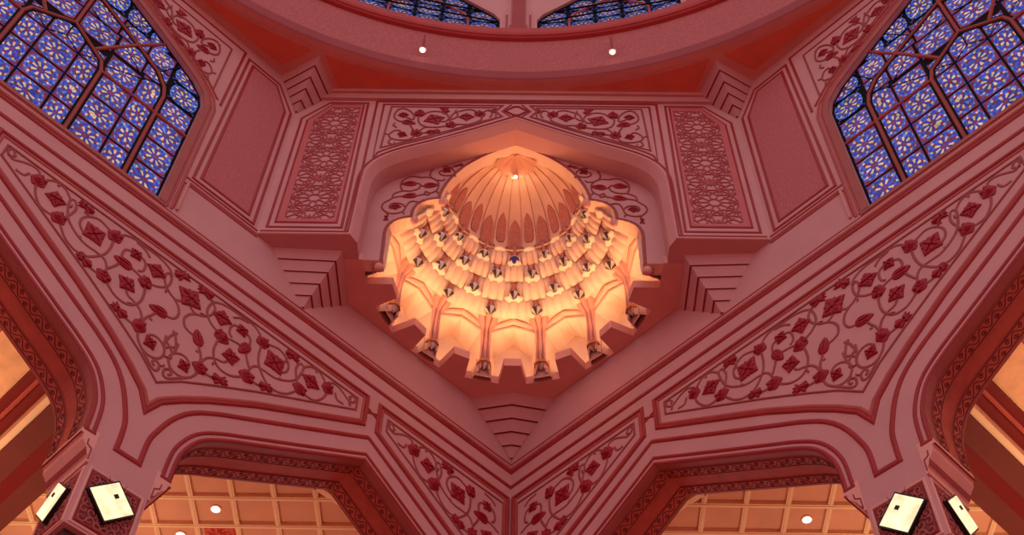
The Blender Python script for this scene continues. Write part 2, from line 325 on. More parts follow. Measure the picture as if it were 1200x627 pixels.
# ------------------------------------------------------------------ lower walls
AX1, AX2, PX = 4.83, 15.77, 10.30          # arch axes and pier axis along the wall
HALF = [(4.80, 15.2), (4.80, 17.20), (4.46, 17.38), (4.45, 17.75)] + catmull([(4.46, 17.4), (4.45, 17.75), (4.38, 18.22), (4.10, 18.75), (3.62, 19.14), (2.86, 19.59), (1.5, 20.39)], 4)[5:20] + [(1.5, 20.39), (0, 21.28)]
CURVE = HALF[2:]
def arch_path(ax, off=0.0, zend=None):
    # full arch from its near-corner side up over the apex and down again, pushed outwards by off
    L = [(ax-d, z) for d, z in CURVE]; R = [(ax+d, z) for d, z in CURVE[:-1]][::-1]
    p = offset(L+R, off)
    if zend is not None:
        p = [(p[0][0], zend)] + [q for q in p if q[1] > zend+0.02] + [(p[-1][0], zend)]
    return p
def half_path(ax, sgn, off):
    p = arch_path(ax, off); k = len(p)//2
    return p[:k+1][::-1] if sgn < 0 else p[k:]
def arch_outline(ax):
    return [(ax-d, z) for d, z in HALF] + [(ax+d, z) for d, z in HALF[:-1]][::-1]
THICK = 1.32
WC = 15.62                                  # axis of the great window
WB = [(3.76, 24.85), (3.76, 29.72), (3.64, 30.12), (3.30, 30.50), (2.72, 30.87), (2.15, 31.22), (0.8, 31.96), (0, 32.40)]
def win_outline(off=0.0):
    p = [(WC-d, z) for d, z in WB] + [(WC+d, z) for d, z in WB[:-1]][::-1]
    return offset(p, off)
S0, S1 = -1.25, 22.4
def build_wall(side, fr):
    b = BM()
    low = [(S0, 15.2)] + arch_outline(AX1) + arch_outline(AX2) + [(S1, 15.2), (S1, 24.85), (9.25, 24.85), (9.25, 26.6), (S0, 26.6)]
    poly_ext(b, low, fr, -THICK, 0)
    up = [(9.25, 24.85)] + win_outline() + [(S1, 24.85), (S1, 34.0), (9.25, 34.0)]
    poly_ext(b, up, fr, -1.0, 0)
    w = struct(obj('wall_'+side, b, M['wall']), side+' wall of the hall with two arches, carved pier and tall window', 'wall')
    # shafts of the piers below the carved blocks
    for ax in (PX, PX+10.9):
        b = BM(); poly_ext(b, [(ax-.55, -ZC), (ax+.57, -ZC), (ax+.57, 15.2), (ax-.55, 15.2)], fr, -THICK+.14, -.14)
        obj('pier_shaft', b, M['granite'], w)
    # cornice: two dark lines with a pink round between them, then a single line
    b = BM()
    bead(b, [(-.12, 24.70), (S1, 24.70)], fr, 0.13, 0.05, mi=0)
    bead(b, [(-.12, 24.575), (S1, 24.575)], fr, 0.12, 0.13, mi=1)
    bead(b, [(-.12, 24.44), (S1, 24.44)], fr, 0.15, 0.06, mi=0)
    bead(b, [(-.12, 23.88), (S1, 23.88)], fr, 0.14, 0.06, mi=0)
    obj('cornice', b, [M['red'], M['pinkbead']], w)
    # arch mouldings
    for ax in (AX1, AX2):
        b = BM()
        bead(b, arch_path(ax, 0.05), fr, 0.10, 0.05, mi=0)
        p = arch_path(ax, 0.21, 17.36); bead(b, p, fr, 0.10, 0.055, mi=0)
        for sg in (-1, 1): bead(b, [(ax+sg*4.46, 17.36), (ax+sg*4.72, 17.36)], fr, 0.10, 0.05)
        obj('arch_moulding', b, M['red'], w)
    b = BM()
    pr = [q for q in half_path(AX1, 1, 0.70)]; pl = [(2*PX-u, z) for u, z in pr]
    pr = [q for q in pr if q[1] > 18.3]
    pr = pr[:-1] + catmull([pr[-2], pr[-1], (PX-.30, 18.05), (PX-.27, 17.6), (PX-.27, 17.0)], 6)[6:19]
    p = pr + [(PX-.27, 17.32), (PX+.27, 17.32)]
    p += [(2*PX-u, z) for u, z in pr[::-1]]
    bead(b, p, fr, 0.13, 0.06)
    bead(b, half_path(AX1, -1, 0.70), fr, 0.13, 0.06)
    bead(b, [(2*AX2-u, z) for u, z in p[len(p)//2:]] , fr, 0.13, 0.06)
    obj('pier_moulding', b, M['red'], w)
    # spandrel mouldings: broad double bead round each floral panel
    hb = [(10.30, 18.62), (10.05, 19.08), (9.63, 19.47), (9.05, 19.93), (7.96, 20.68), (5.03, 22.42)]
    big = hb + [(5.03, 23.42)] + [(20.60-5.03, 23.42)] + [(20.60-u, z) for u, z in hb[::-1][:-1]]
    cor = [(4.63, 22.42), (1.70, 20.68), (.61, 19.93), (.11, 19.55), (.11, 23.42), (4.63, 23.42)]
    big2 = [(u+21.8-10.9-.0, z) for u, z in big]
    b = BM()
    far = [(2*AX2-u, z) for u, z in big if u <= 10.6] ; far = [q for q in far if q[0] < 22.3]
    for pth, cl in ((big, True), (cor, True)):
        bead(b, pth, fr, 0.12, 0.075, closed=cl, mi=0)
        ctr = (sum(q[0] for q in pth)/len(pth), sum(q[1] for q in pth)/len(pth))
        area = sum(pth[i-1][0]*pth[i][1]-pth[i][0]*pth[i-1][1] for i in range(len(pth)))
        bead(b, offset(pth, 0.10 if area > 0 else -0.10, True), fr, 0.10, 0.045, closed=True, mi=1)
    # small crossed links where neighbouring panels meet
    for z in (22.86, 23.06):
        bead(b, [(4.60, z), (5.06, 45.92-z)], fr, 0.07, 0.05)
        bead(b, [(15.50, z), (15.96, 45.92-z)], fr, 0.07, 0.05)
    obj('spandrel_moulding', b, [M['red'], M['red2']], w)
    # intrados with two carved scroll borders
    for ax in (AX1, AX2):
        prof = arch_path(ax, 0.0)
        L = [0.0]
        for a, c in zip(prof[:-1], prof[1:]): L.append(L[-1]+math.hypot(c[0]-a[0], c[1]-a[1]))
        def onarch(a, t, d, prof=prof, L=L):
            a = min(max(a, 0), L[-1]-1e-6)
            i = max(k for k in range(len(L)-1) if L[k] <= a); f = (a-L[i])/(L[i+1]-L[i])
            p, q = prof[i], prof[i+1]; tx, ty = q[0]-p[0], q[1]-p[1]; l = math.hypot(tx, ty); nx, ny = ty/l, -tx/l
            return fr(p[0]+tx*f+nx*d, p[1]+ty*f+ny*d, -t)
        b = BM()
        def strip(t0, t1, d, mi):
            rows = []
            for i in range(len(prof)):
                p = offset(prof, -d)[i]; rows.append([b.verts.new(fr(p[0], p[1], -t0)), b.verts.new(fr(p[0], p[1], -t1))])
            for r, s in zip(rows[:-1], rows[1:]): b.faces.new((r[0], r[1], s[1], s[0])).material_index = mi
        def wallstrip(t, d0, d1, mi):
            A = offset(prof, -d0); B = offset(prof, -d1)
            for i in range(len(prof)-1):
                b.faces.new([b.verts.new(fr(x, y, -t)) for x, y in (A[i], A[i+1], B[i+1], B[i])]).material_index = mi
        strip(0.0, 0.22, 0.012, 0); strip(0.22, 0.50, 0.035, 1); wallstrip(.22, .012, .035, 1); wallstrip(.50, .035, .012, 1)
        strip(0.50, 0.94, 0.012, 2); strip(0.94, 1.22, 0.035, 1); wallstrip(.94, .012, .035, 1); wallstrip(1.22, .035, .012, 1); strip(1.22, THICK+.02, 0.012, 0)
        s = obj('arch_soffit', b, [M['jamb'], M['brown2'], M['brown']], w)
        b = BM(); n = int(L[-1]/0.42); st = L[-1]/n
        for t0 in (0.36, 1.08):
            fm = lambda u, v, d, t0=t0: onarch(u, t0+v, 0.036+d)
            for e in (-.135, .135):
                bead(b, [(L[-1]*k/60, e) for k in range(61)], fm, 0.022, 0.012)
            for k in range(n):
                a0 = k*st
                wv = [(a0+st*j/8, 0.085*math.sin(2*PI*j/8)) for j in range(9)]
                bead(b, wv, fm, 0.022, 0.012, caps=False)
                for ph, sg in ((.25, -1), (.75, 1)):
                    c = (a0+st*ph, sg*0.045)
                    bead(b, [(c[0]+(0.062-.004*j)*math.cos(j*.75), c[1]+sg*(0.062-.004*j)*math.sin(j*.75)) for j in range(12)], fm, 0.020, 0.012, caps=False)
        obj('scroll_border', b, M['line'], s)
    # capitals on the pier flanks
    cp = [(0, 16.66), (.05, 16.66), (.06, 16.80), (.11, 16.84), (.15, 16.95), (.28, 17.10), (.30, 17.20), (.36, 17.22), (.36, 17.36), (.30, 17.38), (0.0, 17.44)]
    for s0, sg in ((PX-.67, -1), (PX+.67, 1), (PX+10.9-.67, -1), (0.03, 1)):
        b = BM(); poly_ext(b, [(s0+sg*p, z) for p, z in cp], fr, -THICK-.03, 0.015)
        c = obj('capital', b, M['soffit'], w)
        b = BM()
        for (pa, za), (pb, zb) in (((.30, 17.21), (.36, 17.215)), ((.11, 16.83), (.15, 16.94))):
            poly_ext(b, [(s0+sg*(pa+.005), za), (s0+sg*(pb+.012), zb), (s0+sg*(pb+.012), zb+.025), (s0+sg*(pa+.005), za+.025)], fr, -THICK-.03, 0.02)
        bead(b, [(s0+sg*p, z) for p, z in ((.04, 16.72), (.05, 16.98), (.16, 17.04), (.17, 17.16))], fr, 0.03, 0.02, 0.012)
        obj('capital_line', b, M['rim'], c)
    # carved blocks with scrollwork on the faces of the near pier
    a0, a1, z0, z1 = PX-.67, PX+.67, 15.2, 16.66
    def carved(fm, u0, u1, nm):
        b = BM(); rect = [(u0+.09, z0+.08), (u1-.09, z0+.08), (u1-.09, z1-.06), (u0+.09, z1-.06)]
        flat(b, rect, fm, 0.006, 0)
        bead(b, rect, fm, 0.07, 0.05, closed=True, mi=1)
        bead(b, offset(rect, .09, True), fm, 0.05, 0.03, closed=True, mi=2)
        c = obj(nm, b, [M['carve'], M['soffit'], M['red']], w)
        b = BM(); rr = random.Random(3); W_, H_ = (u1-u0-.34), (z1-z0-.32); nx = 6; ny = 6
        for i in range(nx):
            for j in range(ny):
                cx = u0+.17+W_*(i+.5)/nx; cy = z0+.17+H_*(j+.5)/ny; h = 1 if i < nx/2 else -1; h2 = h*(1 if (i+j) % 2 else -1)
                sp = [(cx+h*(.105-.0085*k)*math.cos(k*.62+j), cy+h2*(.105-.0085*k)*math.sin(k*.62+j)) for k in range(11)]
                bead(b, sp, fm, 0.034, 0.03, .006, caps=False)
                bead(b, [sp[0], (sp[0][0]+h*.05, sp[0][1]+.06), (sp[0][0]+h*.03, sp[0][1]+.12)], fm, 0.03, 0.03, .006, caps=False)
        obj('scrollwork', b, M['carve2'], c)
    carved(fr, a0, a1, 'carved_panel')
    flank = lambda u, v, d: fr(PX+.67+d, v, -u)
    carved(flank, 0.0, THICK, 'carved_panel')
    return w
WL = build_wall('left', FL); WR = build_wall('right', FR)
# ------------------------------------------------------------------ lanterns on the near piers
def lantern(label, fm, u, z):
    t = thing('wall_lantern', label, 'lantern', tuple(fm(u, z, 0)), 'square lanterns on the two piers')
    R = lambda r: [(u+r, z), (u, z+r), (u-r, z), (u, z-r)]
    b = BM()
    poly_ext(b, R(.52), fm, 0.02, 0.075)
    bead(b, R(.50), fm, .035, .05, .075, closed=True, prof='flat')
    obj('lamp_frame', b, M['black'], t)
    b = BM()
    P = lambda r, d: [fm(a, c, d) for a, c in R(r)]
    loft(b, [P(.49, .07), P(.49, .12), P(.45, .14)], cap1=True)
    obj('lamp_glass', b, M['lamp'], t)
    b = BM(); c = (u-.04, z+.13)
    poly_ext(b, [(c[0]+.06, c[1]), (c[0], c[1]+.06), (c[0]-.06, c[1]), (c[0], c[1]-.06)], fm, .135, .165)
    obj('latch', b, M['black'], t)
for fr, sd in ((FL, 'left'), (FR, 'right')):
    lantern('lit square lantern turned on its corner, front face of the %s pier' % sd, fr, PX+.02, 16.05)
    lantern('lit square lantern seen edge-on, flank of the %s pier' % sd, (lambda u, v, d, fr=fr: fr(PX+.67+d, v, -u)), 0.70, 16.05)
# ------------------------------------------------------------------ floral spandrels on the lower walls
def mirror(L, ax, fl=False):
    return [(k, round(2*ax-u, 3), v) for k, u, v in L] if fl else [[(2*ax-u, v) for u, v in w] for w in L]
TH = [(5.33, 23.12), (5.33, 22.70), (8.05, 21.10), (9.08, 20.45), (9.78, 19.98), (10.30, 19.52)]
TH_C = [(4.33, 23.12), (4.33, 22.70), (1.61, 21.10), (.58, 20.45), (.27, 20.2), (.27, 23.12)]
for fr, sd in ((FL, 'left'), (FR, 'right')):
    fl = FLOWERS_BIG + FLOWERS_MID + mirror(FLOWERS_BIG, 10.30, True) + mirror(FLOWERS_MID[1:], 10.30, True)
    vs = VINES_BIG + mirror(VINES_BIG, 10.30)
    floral_panel('floral_panel', 'large triangular panel of crimson flowers on curling vines, above the %s pier' % sd, fr,
                 TH + [(20.60-u, z) for u, z in TH[:-1][::-1]], fl, vs, group='floral panels of the lower walls')
    fl = [f for f in mirror(FLOWERS_BIG, 4.83, True) if f[1] > .5]
    vs = [v for v in mirror(VINES_BIG, 4.83) if min(p[0] for p in v) > .36]
    floral_panel('floral_panel', 'small tapering panel of crimson flowers on the %s wall next to the room corner' % sd, fr, TH_C, fl, vs, group='floral panels of the lower walls')
# ------------------------------------------------------------------ great windows
def sect_poly(bm, fr, cx, cz, ru, rv, a0, a1, r0, r1, d, mi, shrink, clip):
    n = 2; pts = []
    def P(r, a):
        # rounded-rectangle polar so that the rosette fills its pane
        x, y = math.cos(a), math.sin(a); k = 1+((abs(x)**2.7+abs(y)**2.7)**(-1/2.7)-1)*max(0, min(1, (r-.3)/.5))
        return (cx+ru*r*k*x, cz+rv*r*k*y)
    m = (a1-a0)*shrink; g = (r1-r0)*shrink
    pts = [P(r0+g, a0+m), P(r1-g, a0+m), P(r1-g*.3, (a0+a1)/2), P(r1-g, a1-m), P(r0+g, a1-m)]
    q = (sum(p[0] for p in pts)/5, sum(p[1] for p in pts)/5)
    if clip and not clip(*q): return
    bm.faces.new([bm.verts.new(fr(u, v, d)) for u, v in pts]).material_index = mi
def rosette(bm, fr, u0, u1, z0, z1, d, rr, clip=None):
    cx, cz = (u0+u1)/2, (z0+z1)/2; ru, rv = (u1-u0)/2*.93, (z1-z0)/2*.93
    n = 16 if ru > .36 else 12
    W_ = 2*PI/n; B0, B1, B2, CR, MA, VI = 0, 1, 2, 3, 4, 5
    rings = [(0.0, .12, n//2, [MA, VI], 0), (.12, .28, n, [MA, B0], 0.5), (.24, .60, n, [CR, B0], 0), (.56, .74, n, [B1, MA], .5), (.72, .87, n*2, [B1, B0, B0, CR], 0), (.86, .985, n*2, [B2, B1], .5)]
    for r0, r1, k, cols, ph in rings:
        w = 2*PI/k
        for i in range(k):
            c = cols[i % len(cols)]
            if rr.random() < .05: c = rr.choice([B0, B1, B2, CR, MA, VI])
            sect_poly(bm, fr, cx, cz, ru*.97, rv*.97, (i+ph)*w, (i+1+ph)*w, r0, r1, d, c, .07, clip)
    for sx in (-1, 1):
        for sz in (-1, 1):
            for q0, q1, c in ((.86, .99, B0), (.74, .84, VI)):
                pts = [(cx+sx*ru*q0, cz+sz*rv*q0), (cx+sx*ru*q1, cz+sz*rv*q0), (cx+sx*ru*q1, cz+sz*rv*q1), (cx+sx*ru*q0, cz+sz*rv*q1)]
                if clip and not clip(*pts[0]): continue
                bm.faces.new([bm.verts.new(fr(u, v, d+.001)) for u, v in pts]).material_index = c
def inside(poly):
    def f(x, y):
        c = False; n = len(poly)
        for i in range(n):
            a, b = poly[i], poly[i-1]
            if (a[1] > y) != (b[1] > y) and x < (b[0]-a[0])*(y-a[1])/(b[1]-a[1])+a[0]: c = not c
        return c
    return f
ZW = -.41
def great_window(nm, fr, sd):
    D = -.15
    ol = win_outline()
    b = BM()
    flat(b, ol, fr, D-.03, 6)
    rr = random.Random(11); cl = inside(ol)
    rows = [24.86, 25.91, 26.99, 28.06]
    cells = []
    for z0, z1 in zip(rows[:-1], rows[1:]):
        cells.append((-.47, .47, z0, z1))
        for sg in (-1, 1):
            for a, c in ((.47, 1.10), (1.15, 2.08), (2.08, 2.76), (2.80, 3.76)):
                cells.append((min(sg*a, sg*c), max(sg*a, sg*c), z0, z1))
    cells.append((-.47, .47, 28.06, 29.0))
    for sg in (-1, 1):
        for a, c, z0, z1 in ((.47, 1.10, 28.06, 28.8), (1.15, 2.08, 28.10, 29.10), (2.08, 2.72, 28.10, 29.30), (2.80, 3.76, 28.10, 29.03), (2.80, 3.76, 29.07, 30.0), (1.12, 2.0, 29.20, 30.1), (2.0, 2.72, 29.3, 30.0), (.06, 1.1, 29.1, 30.04), (2.72, 3.7, 30.0, 30.8), (1.9, 2.7, 30.0, 30.9), (1.0, 1.9, 30.1, 30.9), (.06, 1.0, 30.05, 31.0), (0.06, .9, 31.0, 32.1), (.9, 1.7, 30.9, 31.8), (1.7, 2.4, 30.8, 31.5)):
            cells.append((min(sg*a, sg*c), max(sg*a, sg*c), z0, z1))
    for a, c, z0, z1 in cells:
        # maroon ground of the pane, then the rosette of small pieces
        q = [(WC+a+.03, z0+.03), (WC+c-.03, z0+.03), (WC+c-.03, z1-.03), (WC+a+.03, z1-.03)]
        if all(cl(*p) for p in q): b.faces.new([b.verts.new(fr(u, v, D-.012)) for u, v in q]).material_index = 4
        rosette(b, fr, WC+a, WC+c, z0, z1, D, rr, cl)
    w = struct(obj(nm, b, GL+[M['lead']], None, recalc=False), 'tall stained-glass window in blue, cream and maroon on the %s wall' % sd, 'window')
    X = lambda L, s: [(WC+s*u, z if z < 24.9 else z+ZW) for u, z in L]
    b = BM()
    k1 = [(1.13, 24.85), (1.13, 28.5), (1.02, 28.85), (0, 29.58)]; k2 = [(2.78, 24.85), (2.78, 29.40), (2.68, 29.78), (2.36, 30.2), (1.57, 30.65), (.23, 31.36), (0, 31.47)]
    for s in (-1, 1):
        for L in (k1, k2, [(.72, 29.12), (1.57, 30.65), (2.18, 31.62)], [(1.13, 28.47), (3.78, 28.47)]):
            bead(b, X(L, s), fr, .13, .10, D-.02)
    bead(b, X([(0, 29.58), (0, 32.8)], 1), fr, .12, .10, D-.02)
    obj('mullion', b, M['mull'], w)
    b = BM()
    for s in (-1, 1):
        for L in ([(.47, 24.85), (.47, 28.5), (0, 28.82)], [(.47, 28.5), (1.02, 28.85)], [(2.08, 24.85), (2.08, 29.5), (1.40, 30.1)], [(1.08, 28.75), (2.72, 29.86)], [(.18, 30.62), (1.18, 30.07)],
                  [(1.06, 31.0), (1.63, 31.95)], [(2.37, 30.22), (2.83, 31.2)], [(2.78, 29.46), (3.78, 29.46)], [(0, 26.32), (3.78, 26.32)], [(0, 27.40), (3.78, 27.40)], [(2.08, 29.5), (2.7, 29.86)]):
            bead(b, X(L, s), fr, .07, .04, D-.02)
        for L in (k1, k2): bead(b, X(L, s), fr, .22, .03, D-.02, prof='flat')
    bead(b, X([(0, 28.82), (0, 29.58)], 1), fr, .07, .04, D-.02)
    bead(b, offset(ol, -.03), fr, .09, .06, D-.02)
    obj('lead_line', b, M['lead'], w)
    return w
great_window('window_1', FL, 'left'); great_window('window_2', FR, 'right')
# ------------------------------------------------------------------ upper faces: window surround and plain rough panel on the main walls
for fr, wl, sd in ((FL, WL, 'left'), (FR, WR, 'right')):
    ol = win_outline()
    b = BM()
    bead(b, offset(ol, .10), fr, .20, .03, mi=0, prof='flat')
    bead(b, offset(ol, .25), fr, .08, .06, mi=1); bead(b, offset(ol, .36), fr, .09, .05, mi=1)
    bead(b, [(WC-4.0, 24.84), (WC+4.0, 24.84)], fr, .12, .03, mi=0, prof='flat')
    obj('window_surround', b, [M['jamb'], M['red2']], wl)
    b = BM()
    bead(b, [(9.20, 26.22), (11.36, 26.22), (11.36, 24.93)], fr, .09, .10, mi=1)
    bead(b, [(9.20, 26.36), (11.50, 26.36)], fr, .07, .04, mi=0)
    bead(b, [(9.20, 26.12), (11.46, 26.12), (11.46, 24.93)], fr, .08, .03, mi=0)
    for s in (-1, 1):
        fx = [(WC+s*u, z) for u, z in ((-4.32, 26.50), (-6.22, 26.50), (-6.22, 32.45), (-5.60, 33.45), (-4.44, 33.45))]
        fy = [(WC+s*u, z) for u, z in ((-4.52, 26.72), (-6.02, 26.72), (-6.02, 32.32), (-5.52, 33.26), (-4.62, 33.26))]
        bead(b, fx, fr, .09, .05, closed=True, mi=0); bead(b, fy, fr, .10, .05, closed=True, mi=0)
        fl_ = [(WC+s*u, z) for u, z in ((-4.20, 30.2), (-4.26, 33.62), (0, 33.62))]
        bead(b, fl_, fr, .09, .05, mi=0)
        up = [q for q in offset(ol, .48) if (q[0]-WC)*s <= 0.01 and q[1] > 29.9]
        if s > 0: up = up[::1]
        bead(b, up, fr, .08, .05, mi=0)
    obj('panel_moulding', b, [M['red'], M['pinkbead']], wl)
    b = BM()
    flat(b, [(WC+u, z) for u, z in ((-4.55, 26.76), (-5.98, 26.76), (-5.98, 32.30), (-5.50, 33.22), (-4.64, 33.22))], fr, .01)
    obj('rough_panel', b, M['panel'], wl)
    # flowers above the shoulder of the window: same design as over the niche
    T = lambda p: (WC-p[0]*.97-0.0, 30.85+(p[1]-30.62)*1.0)
    TF = lambda u, v: (WC + (-u)*1.0*0 + 0, v)
    fl = [(k, WC+u*.985, v-.06) for k, u, v in FLOWERS_KEEL]; vs = [[(WC+u*.985, v-.06) for u, v in w] for w in VINES_KEEL]
    outl = [(WC-3.84, 30.66), (WC-3.84, 33.22), (WC-.62, 33.22), (WC-.62, 32.74), (WC-2.0, 31.98), (WC-3.1, 31.30)]
    floral_panel('floral_panel', 'dim panel of crimson flowers beside the stained-glass window on the %s wall' % sd, fr, outl, fl, vs, 0.95, vine_w=.06, group='floral panels round the windows')
# ------------------------------------------------------------------ the diagonal corner face
KE = [(4.12, 26.2)] + catmull([(4.12, 27.8), (4.10, 28.9), (4.03, 29.45), (3.80, 29.97), (3.27, 30.46), (2.06, 31.14), (1.1, 31.74)], 5)[5:-5] + [(2.06, 31.14), (1.1, 31.74), (0, 32.46)]
def keel(off=0.0): return offset([(-u, z) for u, z in KE] + [(u, z) for u, z in KE[:-1]][::-1], off)
ZT = 34.0; ZS = 26.2
b = BM()
DT = 0.77                                               # thickness of the face
kp = keel()
kin = offset(kp, -.15); kin = [(kin[0][0], ZS)] + kin[1:-1] + [(kin[-1][0], ZS)]
poly_ext(b, [(-6.56, ZS)] + kin + [(6.56, ZS), (6.56, ZT), (-6.56, ZT)], FD, -DT, -.24)
flat(b, [(-6.56, ZS)] + kp + [(6.56, ZS), (6.56, ZT), (-6.56, ZT)], FD, 0)
loft(b, [[FD(u, v, 0) for u, v in kp], [FD(u, v, -.24) for u, v in kin]], closed=False)
for s in (-1, 1): poly_ext(b, [(s*4.0, ZS), (s*6.56, ZS), (s*6.56, ZS+.2), (s*4.0, ZS+.2)] if 0 else [(s*4.12, ZS), (s*6.56, ZS), (s*6.56, ZS+.05), (s*4.12, ZS+.05)], FD, -.24, 0); b.faces.new([b.verts.new(FD(s*u_, ZS, d_)) for u_, d_ in ((4.12, 0), (3.97, -.24), (4.12, -.24))])
WD = struct(obj('wall_corner', b, M['wall']), 'diagonal wall face across the room corner with a pointed niche opening', 'wall')
b = BM()
for s in (-1, 1):
    X = lambda L: [(s*u, z) for u, z in L]
    bead(b, X([(6.45, 26.24), (4.12, 26.24)]), FD, .09, .07, mi=1)
    bead(b, X([(6.45, 26.36), (4.22, 26.36)]), FD, .07, .03, mi=0)
    bead(b, X([(6.31, 26.54), (6.31, 32.38), (5.60, 33.36), (4.46, 33.36), (4.40, 26.54)]), FD, .08, .045, closed=True, mi=0)
    bead(b, X([(6.13, 26.76), (6.13, 32.25), (5.52, 33.24), (4.58, 33.24), (4.56, 26.76)]), FD, .07, .045, closed=True, mi=0)
    bead(b, X([(4.20, 26.36), (4.20, 33.47), (0, 33.47)]), FD, .08, .045, mi=0)
    sp = [(-x, z) for x, z in offset(kp, .34) if x < -.35 and z > 30.0]
    bead(b, X([(3.98, 33.30), (3.98, 30.05)] + [q for q in sp if q[0] < 3.95] + [(.42, 32.62), (.62, 32.95), (.42, 33.30)]), FD, .075, .045, closed=True, mi=0)
    bead(b, X([(.16, 33.36), (.42, 32.95), (.16, 32.6)]), FD, .07, .04, mi=0)
    bead(b, X([(.62, 33.05), (.78, 32.95), (.62, 32.85)]), FD, .06, .04, mi=0)
hexa = [(-.33, 32.95), (-.08, 33.22), (.08, 33.22), (.33, 32.95), (.08, 32.70), (-.08, 32.70)]
bead(b, hexa, FD, .06, .045, closed=True, mi=0)
for o in (.05, .17): bead(b, offset(kp, o), FD, .07, .05, mi=1 if o < .1 else 0)
bead(b, [(-6.5, 33.68), (6.5, 33.68)], FD, .30, .10, mi=1, prof='flat'); bead(b, [(-6.5, 33.94), (6.5, 33.94)], FD, .12, .16, mi=2, prof='flat')
obj('panel_moulding', b, [M['red'], M['pinkbead'], M['soffit']], WD)
# star-lattice panels
def lattice(fr, sd):
    u0, u1, z0, z1 = -5.93, -4.66, 26.92, 33.06
    t = thing('lattice_panel', 'tall panel of interlaced star latticework %s of the glowing niche' % sd, 'lattice panel', tuple(fr(-5.3, z0, 0)), 'star lattice panels')
    b = BM()
    bo = [(-6.10, 26.79), (-6.10, 32.24), (-5.50, 33.22), (-4.60, 33.22), (-4.58, 26.79)]
    inn = [(u0, z0), (u0, 32.2), (-5.47, z1), (u1, z1), (u1, z0)]
    for i in range(5):
        j = (i+1) % 5; b.faces.new([b.verts.new(fr(u, v, .022)) for u, v in (bo[i], bo[j], inn[j], inn[i])])
        b.faces.new([b.verts.new(fr(u, v, dd)) for (u, v), dd in ((inn[i], .022), (inn[j], .022), (inn[j], .002), (inn[i], .002))])
    obj('border', b, M['band'], t)
    cl = inside(inn)
    segs = []
    cx = -5.30; pit = 2.07
    def star(x, z, R, n, k, ph):
        V = [(x+R*math.cos(ph+2*PI*i/n), z+R*math.sin(ph+2*PI*i/n)) for i in range(n)]
        return [(V[i], V[(i+k) % n]) for i in range(n)]
    def rose(x, z, R=.60):
        n = 10; ph = PI/2
        ins = [(x+.185*math.cos(ph+2*PI*(i+.5)/n), z+.185*math.sin(ph+2*PI*(i+.5)/n)) for i in range(n)]
        tip = [(x+.155*math.cos(ph+2*PI*i/n), z+.155*math.sin(ph+2*PI*i/n)) for i in range(n)]
        mid = [(x+.37*math.cos(ph+2*PI*(i+.5)/n), z+.37*math.sin(ph+2*PI*(i+.5)/n)) for i in range(n)]
        out = [(x+.47*math.cos(ph+2*PI*i/n), z+.47*math.sin(ph+2*PI*i/n)) for i in range(n)]
        far = [(x+.66*math.cos(ph+2*PI*(i+.5)/n), z+.66*math.sin(ph+2*PI*(i+.5)/n)) for i in range(n)]
        o2 = [(x+.62*math.cos(ph+2*PI*i/n), z+.62*math.sin(ph+2*PI*i/n)) for i in range(n)]
        L = []
        for i in range(n):
            j = (i+1) % n
            L += [(tip[i], ins[i]), (ins[i], tip[j]), (ins[i], mid[i]), (mid[i], out[i]), (mid[i], out[j]), (out[i], far[i]), (out[i], far[i-1]), (mid[i], far[i])]
            L += [(far[i], o2[i]), (far[i], o2[j])]
        return L
    for k in range(-1, 3):
        z = 27.95+pit*k
        segs += rose(cx, z)
        for s in (-1, 1):
            zz = z+pit/2
            segs += rose(cx+s*.70, zz, .6)
            segs += star(cx, zz, .20, 5, 2, PI/2 if s > 0 else -PI/2)
    for s in (-1, 1):
        segs += [((cx+s*.64, z0), (cx+s*.64, z1))]
    b = BM()
    for p, q in segs:
        # clip each bar to the panel
        N_ = 12; run = []
        for i in range(N_+1):
            f = i/N_; c = (p[0]+(q[0]-p[0])*f, p[1]+(q[1]-p[1])*f)
            if cl(*c): run.append(c)
            else:
                if len(run) > 1: bead(b, [run[0], run[-1]], fr, .046, .03, .002, caps=False)
                run = []
        if len(run) > 1: bead(b, [run[0], run[-1]], fr, .046, .03, .002, caps=False)
    obj('strapwork', b, M['strap'], t)
lattice(FD, 'left'); lattice(FDM, 'right')
for fr, sd in ((FD, 'left'), (FDM, 'right')):
    outl = [(-3.82, 30.68), (-3.74, 33.16), (-.60, 33.16), (-.60, 32.54), (-1.95, 31.72), (-3.10, 31.07)]
    floral_panel('floral_panel', 'bright triangular panel of crimson flowers above the niche arch, %s of its point' % sd, fr, outl, FLOWERS_KEEL, VINES_KEEL, 0.92, vine_w=.055, group='floral panels over the niche arch')
# recessed screen with the cusped arch
YP = -5.77; FP = Frame((0, YP, 0), (1, 0, 0), (0, -1, 0)); FPM = Frame((0, YP, 0), (-1, 0, 0), (0, -1, 0))
def arc3(p, q, bulge, n=6):
    mx, mz = (p[0]+q[0])/2, (p[1]+q[1])/2; dx, dz = q[0]-p[0], q[1]-p[1]
    return [(p[0]+dx*t-dz*bulge*4*t*(1-t), p[1]+dz*t+dx*bulge*4*t*(1-t)) for t in [k/n for k in range(n)]]
CU = [(-3.34, ZS)] + arc3((-3.38, 27.5), (-2.74, 28.28), .22) + arc3((-2.74, 28.28), (-2.73, 28.52), 0, 1) + arc3((-2.73, 28.52), (-2.05, 29.24), .22) + [(-2.05, 29.24)] + arc3((-2.03, 29.48), (-1.45, 30.98), .05) + arc3((-1.45, 30.98), (0, 32.27), .06) + [(0, 32.27)]
cusp = CU + [(-u, z) for u, z in CU[:-1]][::-1]
b = BM()
poly_ext(b, [(-4.3, ZS+.02)] + [(u, max(z, ZS+.02)) for u, z in cusp] + [(4.3, ZS+.02), (4.3, 32.0), (2.0, 33.3), (-2.0, 33.3), (-4.3, 32.0)], FP, -.37, 0, mi=0, side=1)
